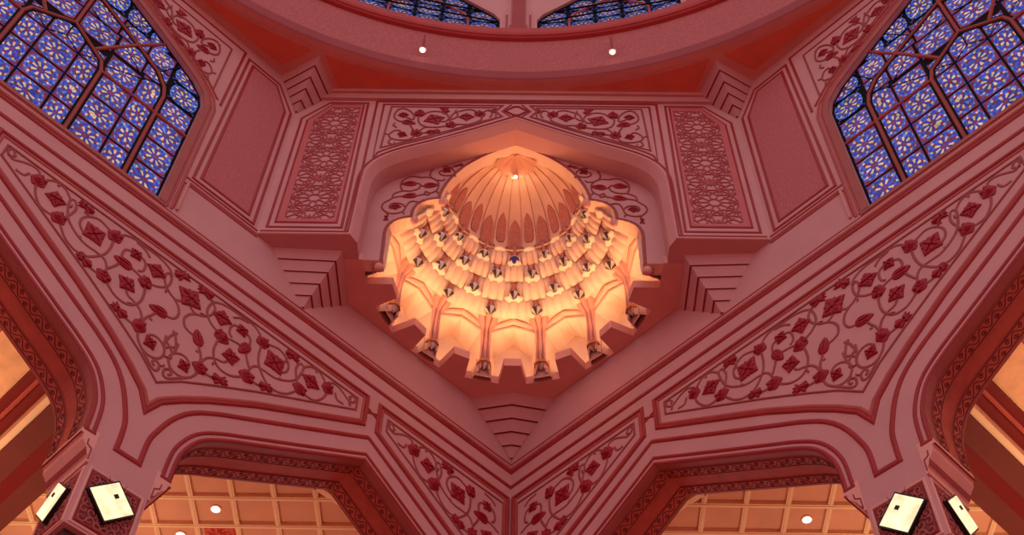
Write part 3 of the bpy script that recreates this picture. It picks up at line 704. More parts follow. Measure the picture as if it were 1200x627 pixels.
scr = obj('niche_screen', b, [M['wall'], M['apricot']], WD)
b = BM(); bead(b, offset(cusp, .055), FP, .10, .03); obj('screen_edge', b, M['vine'], scr)
for s in (-1, 1):
    b = BM(); bmesh.ops.create_uvsphere(b, u_segments=14, v_segments=8, radius=.13)
    bmesh.ops.translate(b, verts=b.verts, vec=(s*3.45, YP+.15, ZS+ZC-.10)); obj('knob', b, M['soffit'], scr, smooth=True)
    for u, z in ((-2.74, 28.36), (-2.04, 29.32)):
        b = BM(); bmesh.ops.create_uvsphere(b, u_segments=12, v_segments=8, radius=.11)
        bmesh.ops.transform(b, matrix=Matrix.Translation((s*(u+.03), YP+.10, z+ZC-.08)) @ Matrix.Diagonal((1, 1, 1.7, 1)), verts=b.verts); obj('knob', b, M['soffit'], scr, smooth=True)
for fr, sd in ((FP, 'left'), (FPM, 'right')):
    cu = (-2.7, 29.6)
    floral_panel('vine_ornament', 'dark red scrolling vine painted on the recessed arch, %s side of the niche' % sd, fr, [(-3.6, 28.3), (-1.6, 31.0)], FLOWERS_REC, VINES_REC, 0.85, vine_w=.05, border=False, group='vine scrolls beside the niche', cat='ornament')
# ------------------------------------------------------------------ scalloped soffit under the niche
NC = -5.5                                               # centre line of the niche plan
def pol(r, a): return (r*math.sin(a), NC+r*math.cos(a))
BAY = PI/7
notch = [(-3.88, -5.80)]
for k in range(-3, 4):
    m = k*BAY
    notch_k = [pol(3.84, m-.100), pol(3.18, m-.073), pol(3.18, m+.073), pol(3.84, m+.100)]
    notch += notch_k
notch += [(3.88, -5.80)]
HZ = lambda u, v, d=0.0: Vector((u, v, ZS+ZC+d))
b = BM()
poly_ext(b, notch + [(5.79, -5.80), (.0, -.01), (-5.79, -5.80)], HZ, 0, .30)
TS = struct(obj('trim_1', b, M['soffit']), 'scalloped pink soffit ring under the glowing niche', 'soffit')
# ------------------------------------------------------------------ stepped corbels
def corbel(label, top, apex, zt, n, mats, group=None, lip=.05):
    # top: outline points (x,y) from wall to wall at height zt; apex (x,y,z) on the wall where the steps die out
    t = thing('stepped_corbel', label, 'corbel', (apex[0], apex[1], apex[2]+ZC), group)
    h = (zt-apex[2])/n
    sc = lambda f: [(apex[0]+(x-apex[0])*f, apex[1]+(y-apex[1])*f) for x, y in top]
    for i in range(n):
        f0 = 1-i/n; f1 = 1-(i+.74)/n; f2 = 1-(i+1)/n
        za = zt-i*h+ZC; zb = zt-(i+1)*h+ZC
        b = BM(); A = sc(f0); B_ = sc(max(f1, .02)); Cc = sc(max(f2, .012))
        R0 = [Vector((x, y, za)) for x, y in A]; R1 = [Vector((x, y, zb+h*.10)) for x, y in B_]
        R2 = [Vector((x, y, zb)) for x, y in B_]; R3 = [Vector((x, y, zb+.012)) for x, y in Cc]
        loft(b, [R0, R1, R2], closed=False, mi=0); loft(b, [R2, R3], closed=False, mi=1)
        obj('step', b, mats, t)
    return t
cm = [M['wall'], M['red']]
for s, sd in ((-1, 'left'), (1, 'right')):
    corbel('inverted stepped corbel under the niche, against the %s wall' % sd, [(s*6.14, -6.14), (s*4.36, -6.06), (s*4.33, -4.33)], (s*5.26, -5.26, 24.80), ZS, 5, cm, 'stepped corbels')
    corbel('small stepped corbel at the ceiling between the rough panel and the %s lattice panel' % sd, [(s*7.12, -7.12), (s*5.93, -7.80), (s*5.52, -6.54)], (s*6.54, -6.56, 32.70), ZT, 5, cm, 'stepped corbels')
corbel('narrow stepped corbel in the very corner where both walls meet, below the niche', [(-1.14, -1.14), (0, -1.37), (1.14, -1.14)], (0, -.02, 24.95), ZS, 5, cm, 'stepped corbels')
# ------------------------------------------------------------------ ceiling plane with the round opening and the drum above
CY = -22.25; RI = 15.32
def DR(a, z, r): return Vector((r*math.sin(a), CY+r*math.cos(a), z+ZC))
drumf = lambda u, v, d=0.0, r0=RI: DR(u/r0, v, r0-d)
def octv(k): a = PI/8+k*PI/4; r = 15.72/math.cos(PI/8); return (r*math.sin(a), CY+r*math.cos(a))
def oct_r(a):
    m = (a+PI/8) % (PI/4)-PI/8; return 15.72/math.cos(m)
A0, A1 = -PI*.40, PI*.40; NA = 160
b = BM()
for i in range(NA):
    a, c = A0+(A1-A0)*i/NA, A0+(A1-A0)*(i+1)/NA
    b.faces.new([b.verts.new(p) for p in (DR(a, ZT, RI), DR(c, ZT, RI), DR(c, ZT, oct_r(c)+.4), DR(a, ZT, oct_r(a)+.4))])
    b.faces.new([b.verts.new(p) for p in (DR(a, ZT+.5, RI+.02), DR(c, ZT+.5, RI+.02), DR(c, ZT+.5, oct_r(c)+.4), DR(a, ZT+.5, oct_r(a)+.4))])
    b.faces.new([b.verts.new(p) for p in (DR(a, ZT, oct_r(a)+.4), DR(c, ZT, oct_r(c)+.4), DR(c, ZT+.5, oct_r(c)+.4), DR(a, ZT+.5, oct_r(a)+.4))])
    b.faces.new([b.verts.new(p) for p in (DR(a, ZT, RI), DR(c, ZT, RI), DR(c, ZT+.5, RI), DR(a, ZT+.5, RI))])
CE = struct(obj('ceiling', b, M['ceil']), 'flat ceiling ring between the octagon of walls and the round drum', 'ceiling')
b = BM(); FZ = lambda u, v, d=0.0: Vector((u, v, ZT+ZC-d))
def rot(p, a):
    x, y = p[0], p[1]-CY; return (x*math.cos(a)+y*math.sin(a), CY-x*math.sin(a)+y*math.cos(a))
tri = [(-5.70, -7.82), (-5.42, -6.76), (-1.40, -6.78)]
arc = [(15.52*math.sin(a), CY+15.52*math.cos(a)) for a in [-.10-(.2795*k/10) for k in range(0, 11)]]
tri_full = [(-5.42, -6.78), (-1.55, -6.78)] + arc
for k in (-1, 0, 1):
    for sx in (-1, 1):
        pts = [rot((-sx*x, y), k*PI/4) for x, y in tri_full]
        poly_ext(b, pts, FZ, 0.0, .02)
obj('red_inlay', b, M['redceil'], CE)
b = BM()
def ring(z0, r0, z1, r1, mi):
    for i in range(NA):
        a, c = A0+(A1-A0)*i/NA, A0+(A1-A0)*(i+1)/NA
        b.faces.new([b.verts.new(p) for p in (DR(a, z0, r0), DR(c, z0, r0), DR(c, z1, r1), DR(a, z1, r1))]).material_index = mi
prof_ = [(33.985, 15.40, 2), (33.985, 15.20, 3), (34.06, 15.16, 2), (34.50, 15.16, 2), (34.52, 15.26, 0), (36.86, 15.26, 0), (36.88, 15.14, 1), (36.92, 15.10, 1), (36.97, 15.14, 1), (37.0, 15.08, 1), (37.10, 15.04, 1), (37.14, 15.09, 1), (37.46, 15.06, 1), (37.5, 15.4, 1)]
mi_ = {0: 0, 1: 1, 2: 2}
for (z0, r0, m0), (z1, r1, m1) in zip(prof_[:-1], prof_[1:]): ring(z0, r0, z1, r1, m1)
DW = struct(obj('wall_drum', b, [M['drum'], M['drumred'], M['rim'], M['ceil']], smooth=False), 'round drum wall with stippled pink band and red cornice', 'wall')
# drum wall with its windows
SP = PI/8; RW = 15.20
dw = lambda u, v, d=0.0: DR(u, v, RW-d)
wo = [(.156, 37.4), (.156, 38.40), (.149, 38.75), (.125, 39.15), (.06, 40.15), (0, 40.9)]
for i, c in enumerate((-1.5, -.5, .5, 1.5)):
    ac = c*SP
    ol = [(ac-u, z) for u, z in wo] + [(ac+u, z) for u, z in wo[:-1]][::-1]
    def top(u):
        x = abs(u)
        for (x0, z0), (x1, z1) in zip(wo[1:-1], wo[2:]):
            if x1 <= x <= x0: return z0+(z1-z0)*(x0-x)/(x0-x1+1e-9)
        return wo[-1][1]
    b = BM(); ns = 24; hw_ = wo[0][0]
    def q4(pts): b.faces.new([b.verts.new(p) for p in pts])
    for j in range(ns):
        u0, u1 = -hw_+2*hw_*j/ns, -hw_+2*hw_*(j+1)/ns
        t0, t1 = top(u0*.9999), top(u1*.9999)
        q4([dw(ac+u0, t0), dw(ac+u1, t1), dw(ac+u1, 42.0), dw(ac+u0, 42.0)])
        q4([dw(ac+u0, t0), dw(ac+u1, t1), dw(ac+u1, t1, -.30), dw(ac+u0, t0, -.30)])
    for s in (-1, 1):
        for j in range(4):
            u0, u1 = s*(hw_+(SP/2-hw_)*j/4), s*(hw_+(SP/2-hw_)*(j+1)/4)
            q4([dw(ac+u0, 37.4), dw(ac+u1, 37.4), dw(ac+u1, 42.0), dw(ac+u0, 42.0)])
        q4([dw(ac+s*hw_, 37.4), dw(ac+s*hw_, wo[1][1]), dw(ac+s*hw_, wo[1][1], -.30), dw(ac+s*hw_, 37.4, -.30)])
    obj('drum_bay', b, M['wall'], DW)
    b = BM()
    for j in range(ns):
        u0, u1 = -hw_+2*hw_*j/ns, -hw_+2*hw_*(j+1)/ns
        b.faces.new([b.verts.new(p) for p in (dw(ac+u0, 37.4, -.14), dw(ac+u1, 37.4, -.14), dw(ac+u1, top(u1*.9999), -.14), dw(ac+u0, top(u0*.9999), -.14))]).material_index = 6
    rr = random.Random(5+i); cl = inside(ol)
    gw = lambda u, v, d=0.0, ac=ac: dw(ac+u/RW, v, d)
    clm = lambda u, v, ac=ac, cl=cl: cl(ac+u/RW, v)
    for u0, u1 in ((-2.32, -1.35), (-1.30, -.45), (-.45, .45), (.45, 1.30), (1.35, 2.32)):
        for z0, z1 in ((37.6, 38.4), (38.4, 39.2), (39.2, 40.0), (40.0, 40.8)): rosette(b, gw, u0, u1, z0, z1, -.12, rr, clm)
    wname = 'window_%d' % (i+3)
    wpos = ('at the far left edge', 'on the left', 'on the right', 'at the far right edge')[i]
    w = struct(obj(wname, b, GL2+[M['lead']], None, recalc=False), 'small pointed stained-glass window of the drum, %s' % wpos, 'window')
    b = BM()
    k1 = [(-1.32, 37.4), (-1.32, 38.5), (-1.15, 38.9), (0, 39.8), (1.15, 38.9), (1.32, 38.5), (1.32, 37.4)]
    bead(b, k1, gw, .11, .10, -.13); bead(b, [(0, 39.8), (0, 40.9)], gw, .10, .1, -.13)
    obj('mullion', b, M['red2'], w)
    b = BM()
    for L in ([(-2.3, 38.45), (2.3, 38.45)], [(-.45, 37.5), (-.45, 39.5)], [(.45, 37.5), (.45, 39.5)], [(-1.8, 39.25), (1.8, 39.25)]): bead(b, L, gw, .06, .05, -.13)
    bead(b, offset([(u*RW-ac*RW, z) for u, z in ol], -.04), gw, .1, .06, -.13)
    obj('lead_line', b, M['lead'], w)
for c in (-2, -1, 0, 1, 2):
    b = BM(); pf = lambda u, v, d=0.0, c=c: DR(c*SP+u/15.2, v, 15.21-d)
    poly_ext(b, [(-.22, 37.45), (.22, 37.45), (.22, 42), (-.22, 42)], pf, 0, .06, mi=0)
    poly_ext(b, [(-.30, 37.45), (.30, 37.45), (.30, 37.85), (-.30, 37.85)], pf, 0, .09, mi=0)
    for s in (-1, 1):
        bead(b, [(s*.30, 37.45), (s*.30, 42)], pf, .08, .07, mi=1); bead(b, [(s*.48, 37.45), (s*.48, 38.9), (s*.40, 39.3), (s*.40, 42)], pf, .07, .06, mi=1); bead(b, [(s*.39, 37.45), (s*.39, 38.8)], pf, .06, .04, mi=0)
    obj('pilaster', b, [M['red'], M['pinkbead']], DW)
for s, sd in ((-1, 'left'), (1, 'right')):
    a = s*.1955
    t = thing('spotlight', 'small lit spotlight bulb on a short stem, %s one on the drum band' % sd, 'spotlight', tuple(DR(a, 35.0, 15.1)), 'spotlights on the drum band')
    b = BM(); bmesh.ops.create_cone(b, cap_ends=True, segments=10, radius1=.035, radius2=.035, depth=1.0)
    bmesh.ops.translate(b, verts=b.verts, vec=DR(a, 35.55, 15.0)); obj('stem', b, M['rim'], t)
    b = BM(); bmesh.ops.create_cone(b, cap_ends=False, segments=14, radius1=.11, radius2=.05, depth=.14)
    bmesh.ops.translate(b, verts=b.verts, vec=DR(a, 35.10, 15.0)); obj('lamp_shade', b, M['soffit'], t)
    b = BM(); bmesh.ops.create_uvsphere(b, u_segments=12, v_segments=8, radius=.08)
    bmesh.ops.translate(b, verts=b.verts, vec=DR(a, 35.01, 15.0)); obj('bulb', b, M['bulb'], t, smooth=True)
# ------------------------------------------------------------------ the glowing muqarnas niche
NI = thing('muqarnas_niche', 'glowing half-domed niche of honeycomb stalactite vaulting above the room corner', 'niche', (0, NC, ZS+ZC))
def CYL(a, r, z): return Vector((r*math.sin(a), NC+r*math.cos(a), z+ZC))
def bayf(k):
    a = k*BAY; T = Vector((math.cos(a), -math.sin(a), 0)); Nn = Vector((math.sin(a), math.cos(a), 0))
    return lambda u, v, r: Vector((0, NC, ZC)) + T*u + Nn*r + Vector((0, 0, v))
gem_bm = BM()
n = 8
R_ = lambda r, z, ph=0: [(r*math.cos(2*PI*(i+ph)/n), r*math.sin(2*PI*(i+ph)/n), z) for i in range(n)]
loft(gem_bm, [[Vector(p) for p in R_(.55, .55)], [Vector(p) for p in R_(1.0, .15)], [Vector(p) for p in R_(.95, 0)], [Vector(p) for p in R_(.05, -1.05)]], cap0=True, cap1=True)
for q_, f_ in enumerate(list(gem_bm.faces)):
    f_.material_index = q_ % 2
GEM = mesh_of('crystal', gem_bm, [M['gem'], M['darkfacet']])
gb3 = BM(); loft(gb3, [[Vector(p) for p in R_(.55, .55)], [Vector(p) for p in R_(1.0, .15)], [Vector(p) for p in R_(.95, 0)], [Vector(p) for p in R_(.05, -1.05)]], cap0=True, cap1=True)
for q_, f_ in enumerate(list(gb3.faces)): f_.material_index = 1 if q_ % 4 == 1 else 0
GEMC = mesh_of('crystal_bright', gb3, [M['gem'], M['cup']])
gb2 = BM(); loft(gb2, [[Vector(p) for p in R_(.55, .55)], [Vector(p) for p in R_(1.0, .15)], [Vector(p) for p in R_(.95, 0)], [Vector(p) for p in R_(.05, -1.05)]], cap0=True, cap1=True)
GEMB = mesh_of('crystal_blue', gb2, [M['bluegem']])
def gem(parent, p, s, me=None):
    inst('crystal', me or GEM, Matrix.Translation(p) @ Matrix.Diagonal((s, s, s*1.05, 1)), parent)
# alcoves between the columns
for k in range(-3, 4):
    f = bayf(k); b = BM()
    Wf, Wb = .645, .52
    front = [(-Wf, ZS+.05), (-Wf, 27.98), (-Wf*.5, 28.14), (0, 28.27), (Wf*.5, 28.14), (Wf, 27.98), (Wf, ZS+.05)]
    back = [(-Wb, ZS+.05), (-Wb, 27.72), (-Wb*.5, 27.98), (0, 28.24), (Wb*.5, 27.98), (Wb, 27.72), (Wb, ZS+.05)]
    rf, rb = 3.44, 4.12
    A = [f(u, v, rf) for u, v in front]; B = [f(u, v, rb) for u, v in back]
    loft(b, [A, B], closed=False, mi=0)
    flat(b, back, f, rb, 0)
    obj('alcove', b, M['cream'], NI, recalc=False)
    # spandrel plate over the arch, leaning in towards the stalactites
    b = BM()
    lo = [(-.80, 27.98), (-.66, 27.98), (-.33, 28.14), (0, 28.27), (.33, 28.14), (.66, 27.98), (.80, 27.98)]
    hw = 3.02*math.tan(BAY/2); hi = [(-hw, 28.46), (-hw*.75, 28.50), (-hw*.4, 28.56), (0, 28.60), (hw*.4, 28.56), (hw*.75, 28.50), (hw, 28.46)]
    mid = [((a[0]+c[0])/2, (a[1]+c[1])/2-.02) for a, c in zip(lo, hi)]
    loft(b, [[f(u, v, 3.44) for u, v in lo], [f(u, v, 3.30) for u, v in mid], [f(u, v, 3.02) for u, v in hi]], closed=False)
    loft(b, [[f(u, v-.0, 3.44) for u, v in lo], [f(u, v, 3.58) for u, v in lo]], closed=False)
    s_ = obj('arch_spandrel', b, M['cream'], NI, smooth=False)
    b = BM()
    fa = lambda u, v, d: f(u, v, 3.42-.0-(v-27.98)*.30-d)
    bead(b, [(-.66, ZS+.1), (-.66, 27.98), (0, 28.27), (.66, 27.98), (.66, ZS+.1)], lambda u, v, d: f(u, v, 3.44-d), .06, .05)
    bead(b, [(-.73, 28.03), (-.36, 28.26), (0, 28.40), (.36, 28.26), (.73, 28.03)], fa, .06, .05)
    obj('arch_rib', b, M['shaft'], s_)
# columns
for k in range(-4, 4):
    a = (k+.5)*BAY; T = Vector((math.cos(a), -math.sin(a), 0)); Rr = Vector((math.sin(a), math.cos(a), 0))
    b = BM()
    P = lambda t, r, z: Vector((0, NC, ZC)) + T*t + Rr*r + Vector((0, 0, z))
    prof = [(-.14, .16), (-.14, .02), (-.115, -.03), (-.085, -.045), (-.055, -.03), (-.048, .0), (-.040, -.045), (-.02, -.085), (.02, -.085), (.04, -.045), (.048, .0), (.055, -.03), (.085, -.045), (.115, -.03), (.14, .02), (.14, .16)]
    rings = []
    for z, s, r in ((26.66, 1.0, 3.56), (27.95, 1.0, 3.44), (28.05, 1.25, 3.40), (28.30, 2.1, 3.22)):
        rings.append([P(t*s, r+dr*s, z) for t, dr in prof])
    loft(b, rings, closed=False, cap0=True)
    loft(b, [[P(-.22, 3.62, 26.15), P(.22, 3.62, 26.15)], [P(-.22, 3.62, 26.85), P(.22, 3.62, 26.85)]], closed=False)
    c = obj('column', b, M['shaft'], NI)
    b = BM()
    cup = lambda r, z: [P(r*math.cos(q), 3.56+r*math.sin(q), z) for q in [2*PI*i/8 for i in range(8)]]
    loft(b, [cup(.12, 26.76), cup(.19, 26.68), cup(.205, 26.56), cup(.17, 26.54)], cap0=True)
    obj('cup', b, M['cup'], c)
    gem(c, P(0, 3.56, 26.56), .17, GEMC)
# stalactite tiers
TIER = [(28.34, 3.08, .5), (28.74, 2.76, 0.0), (29.20, 2.40, .5), (29.62, 2.14, 0.0), (29.96, 1.96, .5)]
for i in range(4):
    z0, r0, ph = TIER[i]; z1, r1, ph1 = TIER[i+1]
    ks = range(-4, 5)
    for k in ks:
        ac = (k+ (0.0 if ph == .5 else .5))*BAY
        if abs(ac) > PI/2+.06: continue
        # swelling, deeply fluted cell between two pendants
        b = BM(); lim = PI/2+.02; nu, nv = 48, 14; G = []
        for q in range(nv+1):
            v = q/nv; row = []
            for p in range(nu+1):
                u = -1+2*p/nu; au = max(-lim, min(lim, ac+u*BAY/2)); e = max(0, 1-abs(u)**2.6)
                fl = abs(math.cos(2.5*PI*u))**.5
                bul = (.02+.25*e**.7)*math.sin(PI*(.06+.90*v)**.8)**.6*(.72+.28*fl)
                r = r0+.16+(r1-r0-.06)*v-bul
                z = z0-.03+(z1-z0+.06)*v-.10*e*(1-v)*fl+.05*e*v
                row.append(b.verts.new(CYL(au, r, z)))
            G.append(row)
        for q in range(nv):
            for p in range(nu):
                if (G[q][p].co-G[q][p+1].co).length > 1e-4: b.faces.new((G[q][p], G[q][p+1], G[q+1][p+1], G[q+1][p]))
        ce = obj('stalactite_cell', b, M['cell'], NI, smooth=True)
        # small leaf curling over the top of each cell
        b = BM(); m = 10; lf = []
        for q in range(7):
            t = q/6; w_ = .30*math.sin(PI*(.12+.86*t))**.8; row = []
            for p in range(m+1):
                s_ = -1+2*p/m; au = max(-lim, min(lim, ac+s_*w_*BAY/2*1.5))
                row.append(CYL(au, r1+.10-.26*math.sin(PI*t*.8)+.07*s_*s_, z0+(z1-z0)*(.62+.42*t)-.03*abs(math.cos(PI*1.5*s_))))
            lf.append(row)
        loft(b, lf, closed=False)
        obj('cell_leaf', b, M['cream'], ce, smooth=True)
    for k in range(-4, 5):
        ap = (k+ph)*BAY
        if abs(ap) > PI/2-.03 and i != 1 : continue
        if abs(ap) > PI/2-.08: continue
        # pendant: three little shafts spreading above a crystal
        T = Vector((math.cos(ap), -math.sin(ap), 0)); Rr = Vector((math.sin(ap), math.cos(ap), 0)); b = BM()
        P = lambda t, r, z: Vector((0, NC, ZC)) + T*t + Rr*r + Vector((0, 0, z))
        for t in (-.10, 0, .10):
            rg = []
            for z, s, rr_ in ((z0+.06, .55, r0), (z0+.14, 1.0, r0-.03), (z0+.30, 1.25, r0-.06), (z0+.40, 1.9, r0-.14)):
                rg.append([P(t*s+.050*s*math.cos(q), rr_-.10+(.02 if t else -.03)+.050*s*math.sin(q), z) for q in [2*PI*j/8 for j in range(8)]])
            loft(b, rg, cap0=True, cap1=True)
        pe = obj('pendant', b, M['pendant'], NI, smooth=True)
        b = BM()
        loft(b, [[P(.14*math.cos(q), r0-.10+.12*math.sin(q), z0+.10) for q in [2*PI*j/8 for j in range(8)]], [P(.16*math.cos(q), r0-.10+.14*math.sin(q), z0+.03) for q in [2*PI*j/8 for j in range(8)]], [P(.10*math.cos(q), r0-.10+.09*math.sin(q), z0-.03) for q in [2*PI*j/8 for j in range(8)]]])
        obj('cup', b, M['cream'], pe)
        gem(pe, P(0, r0-.10, z0-.01), .175 if i < 3 else .15, GEMB if (i == 3 and k == 0) else None)
# fluted half dome
RD, HD, ZD = 1.95, 2.30, 29.97
NF = 14; FA_ = PI/NF
def dome(a, p, inn=0.0):
    # a: azimuth, p: 0 rim .. 1 crown
    ph = p*PI/2; t = ((a/FA_+.5) % 1)*2-1
    r = RD*math.cos(ph)**.92; r += (.016*(1-t*t)-.005)*math.cos(ph)**.5
    return CYL(a, max(r-inn*math.cos(ph), .0), ZD+(HD-inn)*math.sin(ph))
b = BM(); na, npp = NF*8+16, 26; g = []
for q in range(npp+1):
    g.append([b.verts.new(dome(-PI/2+PI*p/na, q/npp*.995)) for p in range(na+1)])
for q in range(npp):
    for p in range(na):
        b.faces.new((g[q][p], g[q][p+1], g[q+1][p+1], g[q+1][p]))
DO = obj('half_dome', b, M['apricot'], NI, smooth=True)
b = BM()
for k in range(-7, 7):
    a = (k+.5)*FA_; line = [dome(a, .02+.86*j/20, .012) for j in range(21)]
    for s in (-1, 1):
        pass
    L = [dome(a-.008, .02+.86*j/20, .012) for j in range(21)]; R2 = [dome(a+.008, .02+.86*j/20, .012) for j in range(21)]; C2 = [dome(a, .02+.86*j/20, .03) for j in range(21)]
    loft(b, [L, C2, R2], closed=False)
obj('dome_rib', b, M['domerib'], DO)
for k in range(-7, 8):
    long_ = (k % 2 == 0); a = k*FA_
    p0, p1 = (.015, .36) if long_ else (.10, .42); w = .090 if long_ else .072
    if abs(k) == 7: a -= math.copysign(.06, k); w = .05
    b = BM(); m = 14; L = []; R2 = []
    for j in range(m+1):
        f = j/m; p = p0+(p1-p0)*f
        ww = w*(1.0 if f < .6 else math.cos((f-.6)/.4*PI/2)**.75) * (1 if long_ or f > .12 else .55+.45*f/.12)
        L.append((a-ww, p)); R2.append((a+ww, p))
    rings = [[dome(q[0]-.004, q[1], -.0) for q in L], [dome(q[0], q[1], .035) for q in L], [dome(a, q[1], .045) for q in L], [dome(q[0], q[1], .035) for q in R2], [dome(q[0]+.004, q[1], 0) for q in R2]]
    loft(b, rings, closed=False)
    obj('lancet', b, M['terra'], DO)
b = BM()
lip = [(-PI/2-.03+(PI+.06)*j/168) for j in range(169)]
sc_ = lambda a: abs(math.sin(a/FA_*PI))
loft(b, [[CYL(a, RD+.10, ZD-.02) for a in lip], [CYL(a, RD-.05-.03*sc_(a), ZD-.05-.02*sc_(a)) for a in lip], [CYL(a, RD-.03, ZD+.03) for a in lip], [CYL(a, RD+.06, ZD+.06) for a in lip]], closed=False)
obj('dome_rim', b, M['cream'], DO)
# scalloped canopy hanging at the crown
b = BM(); nb = 90; cr = []
for q in range(9):
    f = q/8; row = []
    for p in range(nb+1):
        a = -PI/2+PI*p/nb; s = abs(math.cos(5.5*(a+PI/2)+PI/2))
        row.append(CYL(a, .05+f*.50+.05*s*f, 32.20-.34*f**1.8-.07*s*f))
    cr.append(row)
loft(b, cr, closed=False)
cn = obj('crown_canopy', b, M['canopy'], NI, smooth=True)
b = BM(); bmesh.ops.create_uvsphere(b, u_segments=10, v_segments=8, radius=.055); bmesh.ops.translate(b, verts=b.verts, vec=(0, NC+.52, 31.78+ZC)); obj('bulb', b, M['bulb'], cn, smooth=True)
# closing walls behind the screen, beside and above the dome
b = BM()
for s in (-1, 1):
    b.faces.new([b.verts.new(p) for p in (CYL(s*PI/2, 3.3, ZS), CYL(s*PI/2, 4.3, ZS), CYL(s*PI/2, 4.3, 29.0), CYL(s*PI/2, 3.3, 29.0))])
ns = 40; sh = [(4.25, ZS+.02), (4.25, 29.2), (3.0, 30.4), (2.2, 32.6), (.2, 33.2)]
loft(b, [[CYL(-PI/2+PI*p/ns, r, z) for p in range(ns+1)] for r, z in sh], closed=False)
obj('outer_shell', b, M['cream'], NI)
# ------------------------------------------------------------------ galleries behind the arches
def gallery(fr, sd, sx):
    ol = lambda s, t, z: fr(s, z, -t)
    ZG = 22.0
    b = BM()
    g = lambda s, t, d=0.0: fr(s, ZG-d, -t)
    poly_ext(b, [(-1.0, 1.0), (9.6, 1.0), (9.6, 9.5), (-1.0, 9.5)], g, -.2, 0)
    ce = struct(obj('ceiling', b, M['coffer']), 'apricot coffered gallery ceiling seen through the %s arch' % sd, 'ceiling')
    # ribs at 45 degrees to the wall
    b = BM(); H = lambda u, v, d=0.0: Vector((sx*u, v, ZG+ZC-d))
    def clip(p, q):
        run = []
        for i in range(121):
            f = i/120; x, y = p[0]+(q[0]-p[0])*f, p[1]+(q[1]-p[1])*f
            s, t = -(x+y)*Q, (y-x)*Q
            if -.9 < s < 9.5 and 2.05 < t < 9.4: run.append((x, y))
        return (run[0], run[-1]) if len(run) > 1 else None
    for i in range(-10, 14):
        for seg in (clip((-4.82-1.042*i, -10), (-4.82-1.042*i, 8)), clip((-16, -1.50+1.0*i), (3, -1.50+1.0*i))):
            if seg:
                hh = .10 if abs(seg[0][0]-seg[1][0]) < .01 else .115; bead(b, seg, H, .13, hh, prof='flat'); bead(b, seg, H, .05, hh+.02, prof='flat')
    bead(b, [(-.9, 2.02), (9.5, 2.02)], g, .16, .12, prof='flat'); bead(b, [(9.42, 1.9), (9.42, 9.4)], g, .16, .12, prof='flat')
    obj('coffer_rib', b, M['rib'], ce)
    b = BM(); poly_ext(b, [(-7.79, -.44), (-6.93, -.44), (-6.93, .44), (-7.79, .44)], H, .0, .03)
    obj('red_ornament', b, M['redorn'], ce)
    # beam running back from the pier, with inset red strip and stepped side mouldings
    b = BM(); zb = 21.1
    gb = lambda s, t, d=0.0: fr(s, zb-d, -t)
    poly_ext(b, [(9.6, 1.3), (11.05, 1.3), (11.05, 9.5), (9.6, 9.5)], gb, -1.1, 0, mi=0)
    poly_ext(b, [(10.12, 1.3), (10.50, 1.3), (10.50, 9.5), (10.12, 9.5)], gb, -.02, .012, mi=1)
    poly_ext(b, [(11.05, 1.3), (11.22, 1.3), (11.22, 9.5), (11.05, 9.5)], gb, -.9, -.12, mi=2)
    poly_ext(b, [(11.22, 1.3), (11.45, 1.3), (11.45, 9.5), (11.22, 9.5)], gb, -.9, -.42, mi=1)
    poly_ext(b, [(11.45, 1.3), (11.55, 1.3), (11.55, 9.5), (11.45, 9.5)], gb, -.9, -.60, mi=3)
    poly_ext(b, [(11.55, 1.3), (11.75, 1.3), (11.75, 9.5), (11.55, 9.5)], gb, -.9, -.72, mi=1)
    be = struct(obj('trim_2' if sx > 0 else 'trim_3', b, [M['beambrown'], M['beamred'], M['rib'], M['red2']]), 'maroon ceiling beam with a deep red strip behind the %s pier' % sd, 'beam')
    b = BM()
    poly_ext(b, [(9.6, 1.0), (22.4, 1.0), (22.4, 9.5), (9.6, 9.5)], lambda s, t, d=0.0: fr(s, 22.0-d, -t), -.2, -.005, mi=0)
    for s in (12.9, 14.4, 15.9, 17.4):
        bead(b, [(s, 1.2), (s, 9.4)], g, .16, .05, mi=1); bead(b, [(s+.13, 1.2), (s+.13, 9.4)], g, .08, .03, mi=1)
    struct(obj('ceiling', b, [M['creamceil'], M['red2']]), 'mottled cream gallery ceiling beyond the beam on the %s side' % sd, 'ceiling')
    b = BM(); poly_ext(b, [(-1.0, -ZC), (22.4, -ZC), (22.4, 22.2), (-1.0, 22.2)], fr, -9.8, -9.5)
    obj('gallery_wall', b, M['wall'], WL if sx > 0 else WR)
gallery(FL, 'left', 1); gallery(FR, 'right', -1)
def downlight(x, y, label, r=.115):
    z = 22.0+ZC
    t = thing('downlight', label, 'ceiling light', (x, y, z), 'gallery downlights')
    b = BM(); R = lambda r, z_: [Vector((x+r*math.cos(2*PI*i/20), y+r*math.sin(2*PI*i/20), z_)) for i in range(20)]
    loft(b, [R(r*1.3, z), R(r*1.3, z-.03), R(r, z-.035)]); obj('trim_ring', b, M['rib'], t)
    b = BM(); loft(b, [R(r, z-.034), R(r*.5, z-.05)], cap1=True); obj('bulb', b, M['down'], t)
downlight(-7.40, -1.02, 'upper lit round downlight in the left coffered ceiling')
downlight(-8.43, -.06, 'lower lit downlight in the left coffered ceiling, at the frame edge')
downlight(7.46, -.95, 'single lit round downlight in the right coffered ceiling')
# ------------------------------------------------------------------ floor
b = BM(); F0 = lambda u, v, d=0.0: Vector((u, v, d))
poly_ext(b, [(-30, -48), (30, -48), (30, 12), (-30, 12)], F0, -.2, 0)
struct(obj('floor', b, M['floor']), 'red carpeted floor of the hall', 'floor')
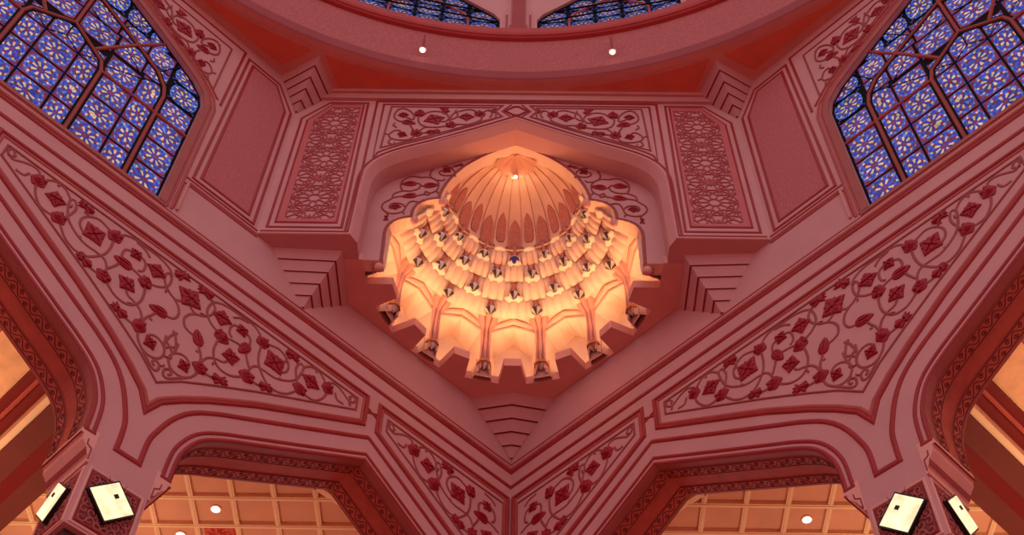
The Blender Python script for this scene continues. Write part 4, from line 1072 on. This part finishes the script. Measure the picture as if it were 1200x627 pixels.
# ------------------------------------------------------------------ light
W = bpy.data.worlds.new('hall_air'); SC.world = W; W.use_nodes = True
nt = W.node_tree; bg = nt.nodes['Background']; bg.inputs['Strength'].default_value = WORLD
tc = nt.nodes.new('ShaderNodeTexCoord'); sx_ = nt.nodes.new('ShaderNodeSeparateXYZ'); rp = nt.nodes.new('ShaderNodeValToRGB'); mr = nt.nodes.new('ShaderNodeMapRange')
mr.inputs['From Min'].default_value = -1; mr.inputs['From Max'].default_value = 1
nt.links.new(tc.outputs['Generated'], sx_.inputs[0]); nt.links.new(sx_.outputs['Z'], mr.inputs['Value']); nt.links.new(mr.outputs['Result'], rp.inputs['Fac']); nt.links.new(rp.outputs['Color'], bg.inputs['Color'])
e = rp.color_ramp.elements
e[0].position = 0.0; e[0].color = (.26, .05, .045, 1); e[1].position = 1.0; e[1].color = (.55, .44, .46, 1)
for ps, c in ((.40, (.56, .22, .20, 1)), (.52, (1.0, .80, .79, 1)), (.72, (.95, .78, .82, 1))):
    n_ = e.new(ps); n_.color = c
def area(name, loc, target, size, power, col, sy=None):
    d = bpy.data.lights.new(name, 'AREA'); d.energy = power; d.color = col; d.size = size
    if sy: d.shape = 'RECTANGLE'; d.size_y = sy
    o = bpy.data.objects.new(name, d); COL.objects.link(o); o.location = loc
    o.rotation_euler = (Vector(target)-Vector(loc)).to_track_quat('-Z', 'Y').to_euler(); return o
def point(name, loc, power, col, r=.1):
    d = bpy.data.lights.new(name, 'POINT'); d.energy = power; d.color = col; d.shadow_soft_size = r
    o = bpy.data.objects.new(name, d); COL.objects.link(o); o.location = loc; return o
WARM = (1.0, 0.54, 0.24)
for k in range(-3, 4):
    a = k*BAY; p = CYL(a, 3.50, ZS+.36); q = CYL(a, 3.72, ZS+1.6)
    area('cove_light', p, q, .42, COVE, WARM, .18)
    cl_ = area('cove_light', CYL(a, 3.27, ZS+.36), CYL(a, 2.2, ZS+3.0), .42, COVE2, WARM, .12); cl_.data.spread = 2.1
point('crown_lamp', (0, NC+.52, 31.66+ZC), CROWN, (1.0, .62, .36), .04)
for fr in (FL, FR):
    for s, pw in ((2.0, .55), (7.5, .55), (13.5, 1.25), (18.5, 1.25)):
        g_ = area('gallery_fill', fr(s, 9.0, -7.2), fr(s, 22.0, -7.2), .8, GAL*pw, (1.0, .66, .38)); g_.data.spread = 1.15  # unseen lamps added to stand in for light bounced onto the gallery ceilings
# ------------------------------------------------------------------ camera
cam = bpy.data.cameras.new('camera'); co = bpy.data.objects.new('camera', cam); COL.objects.link(co); SC.camera = co
p_, rl, yw = .9585, .0263, -.017
fwd = Vector((math.sin(yw)*math.cos(p_), math.cos(yw)*math.cos(p_), math.sin(p_))); rt = Vector((math.cos(yw), -math.sin(yw), 0)); up_ = rt.cross(fwd)
r2 = rt*math.cos(rl)+up_*math.sin(rl); u2 = -rt*math.sin(rl)+up_*math.cos(rl)
m = Matrix.Identity(4)
for i in range(3): m[i][0] = r2[i]; m[i][1] = u2[i]; m[i][2] = -fwd[i]
m.translation = Vector((.2878, -24.0, ZC)); co.matrix_world = m
cam.sensor_width = 36; cam.sensor_fit = 'HORIZONTAL'; cam.lens = 1455.5/1200*36; cam.clip_end = 300
SC.view_settings.view_transform = 'Standard'; SC.view_settings.look = 'None'; SC.view_settings.gamma = 1.0; SC.view_settings.use_curve_mapping = False
SC.view_settings.exposure = 0.0
for o in bpy.data.objects:
    for k in ('_w', '_l'):
        if k in o: del o[k]
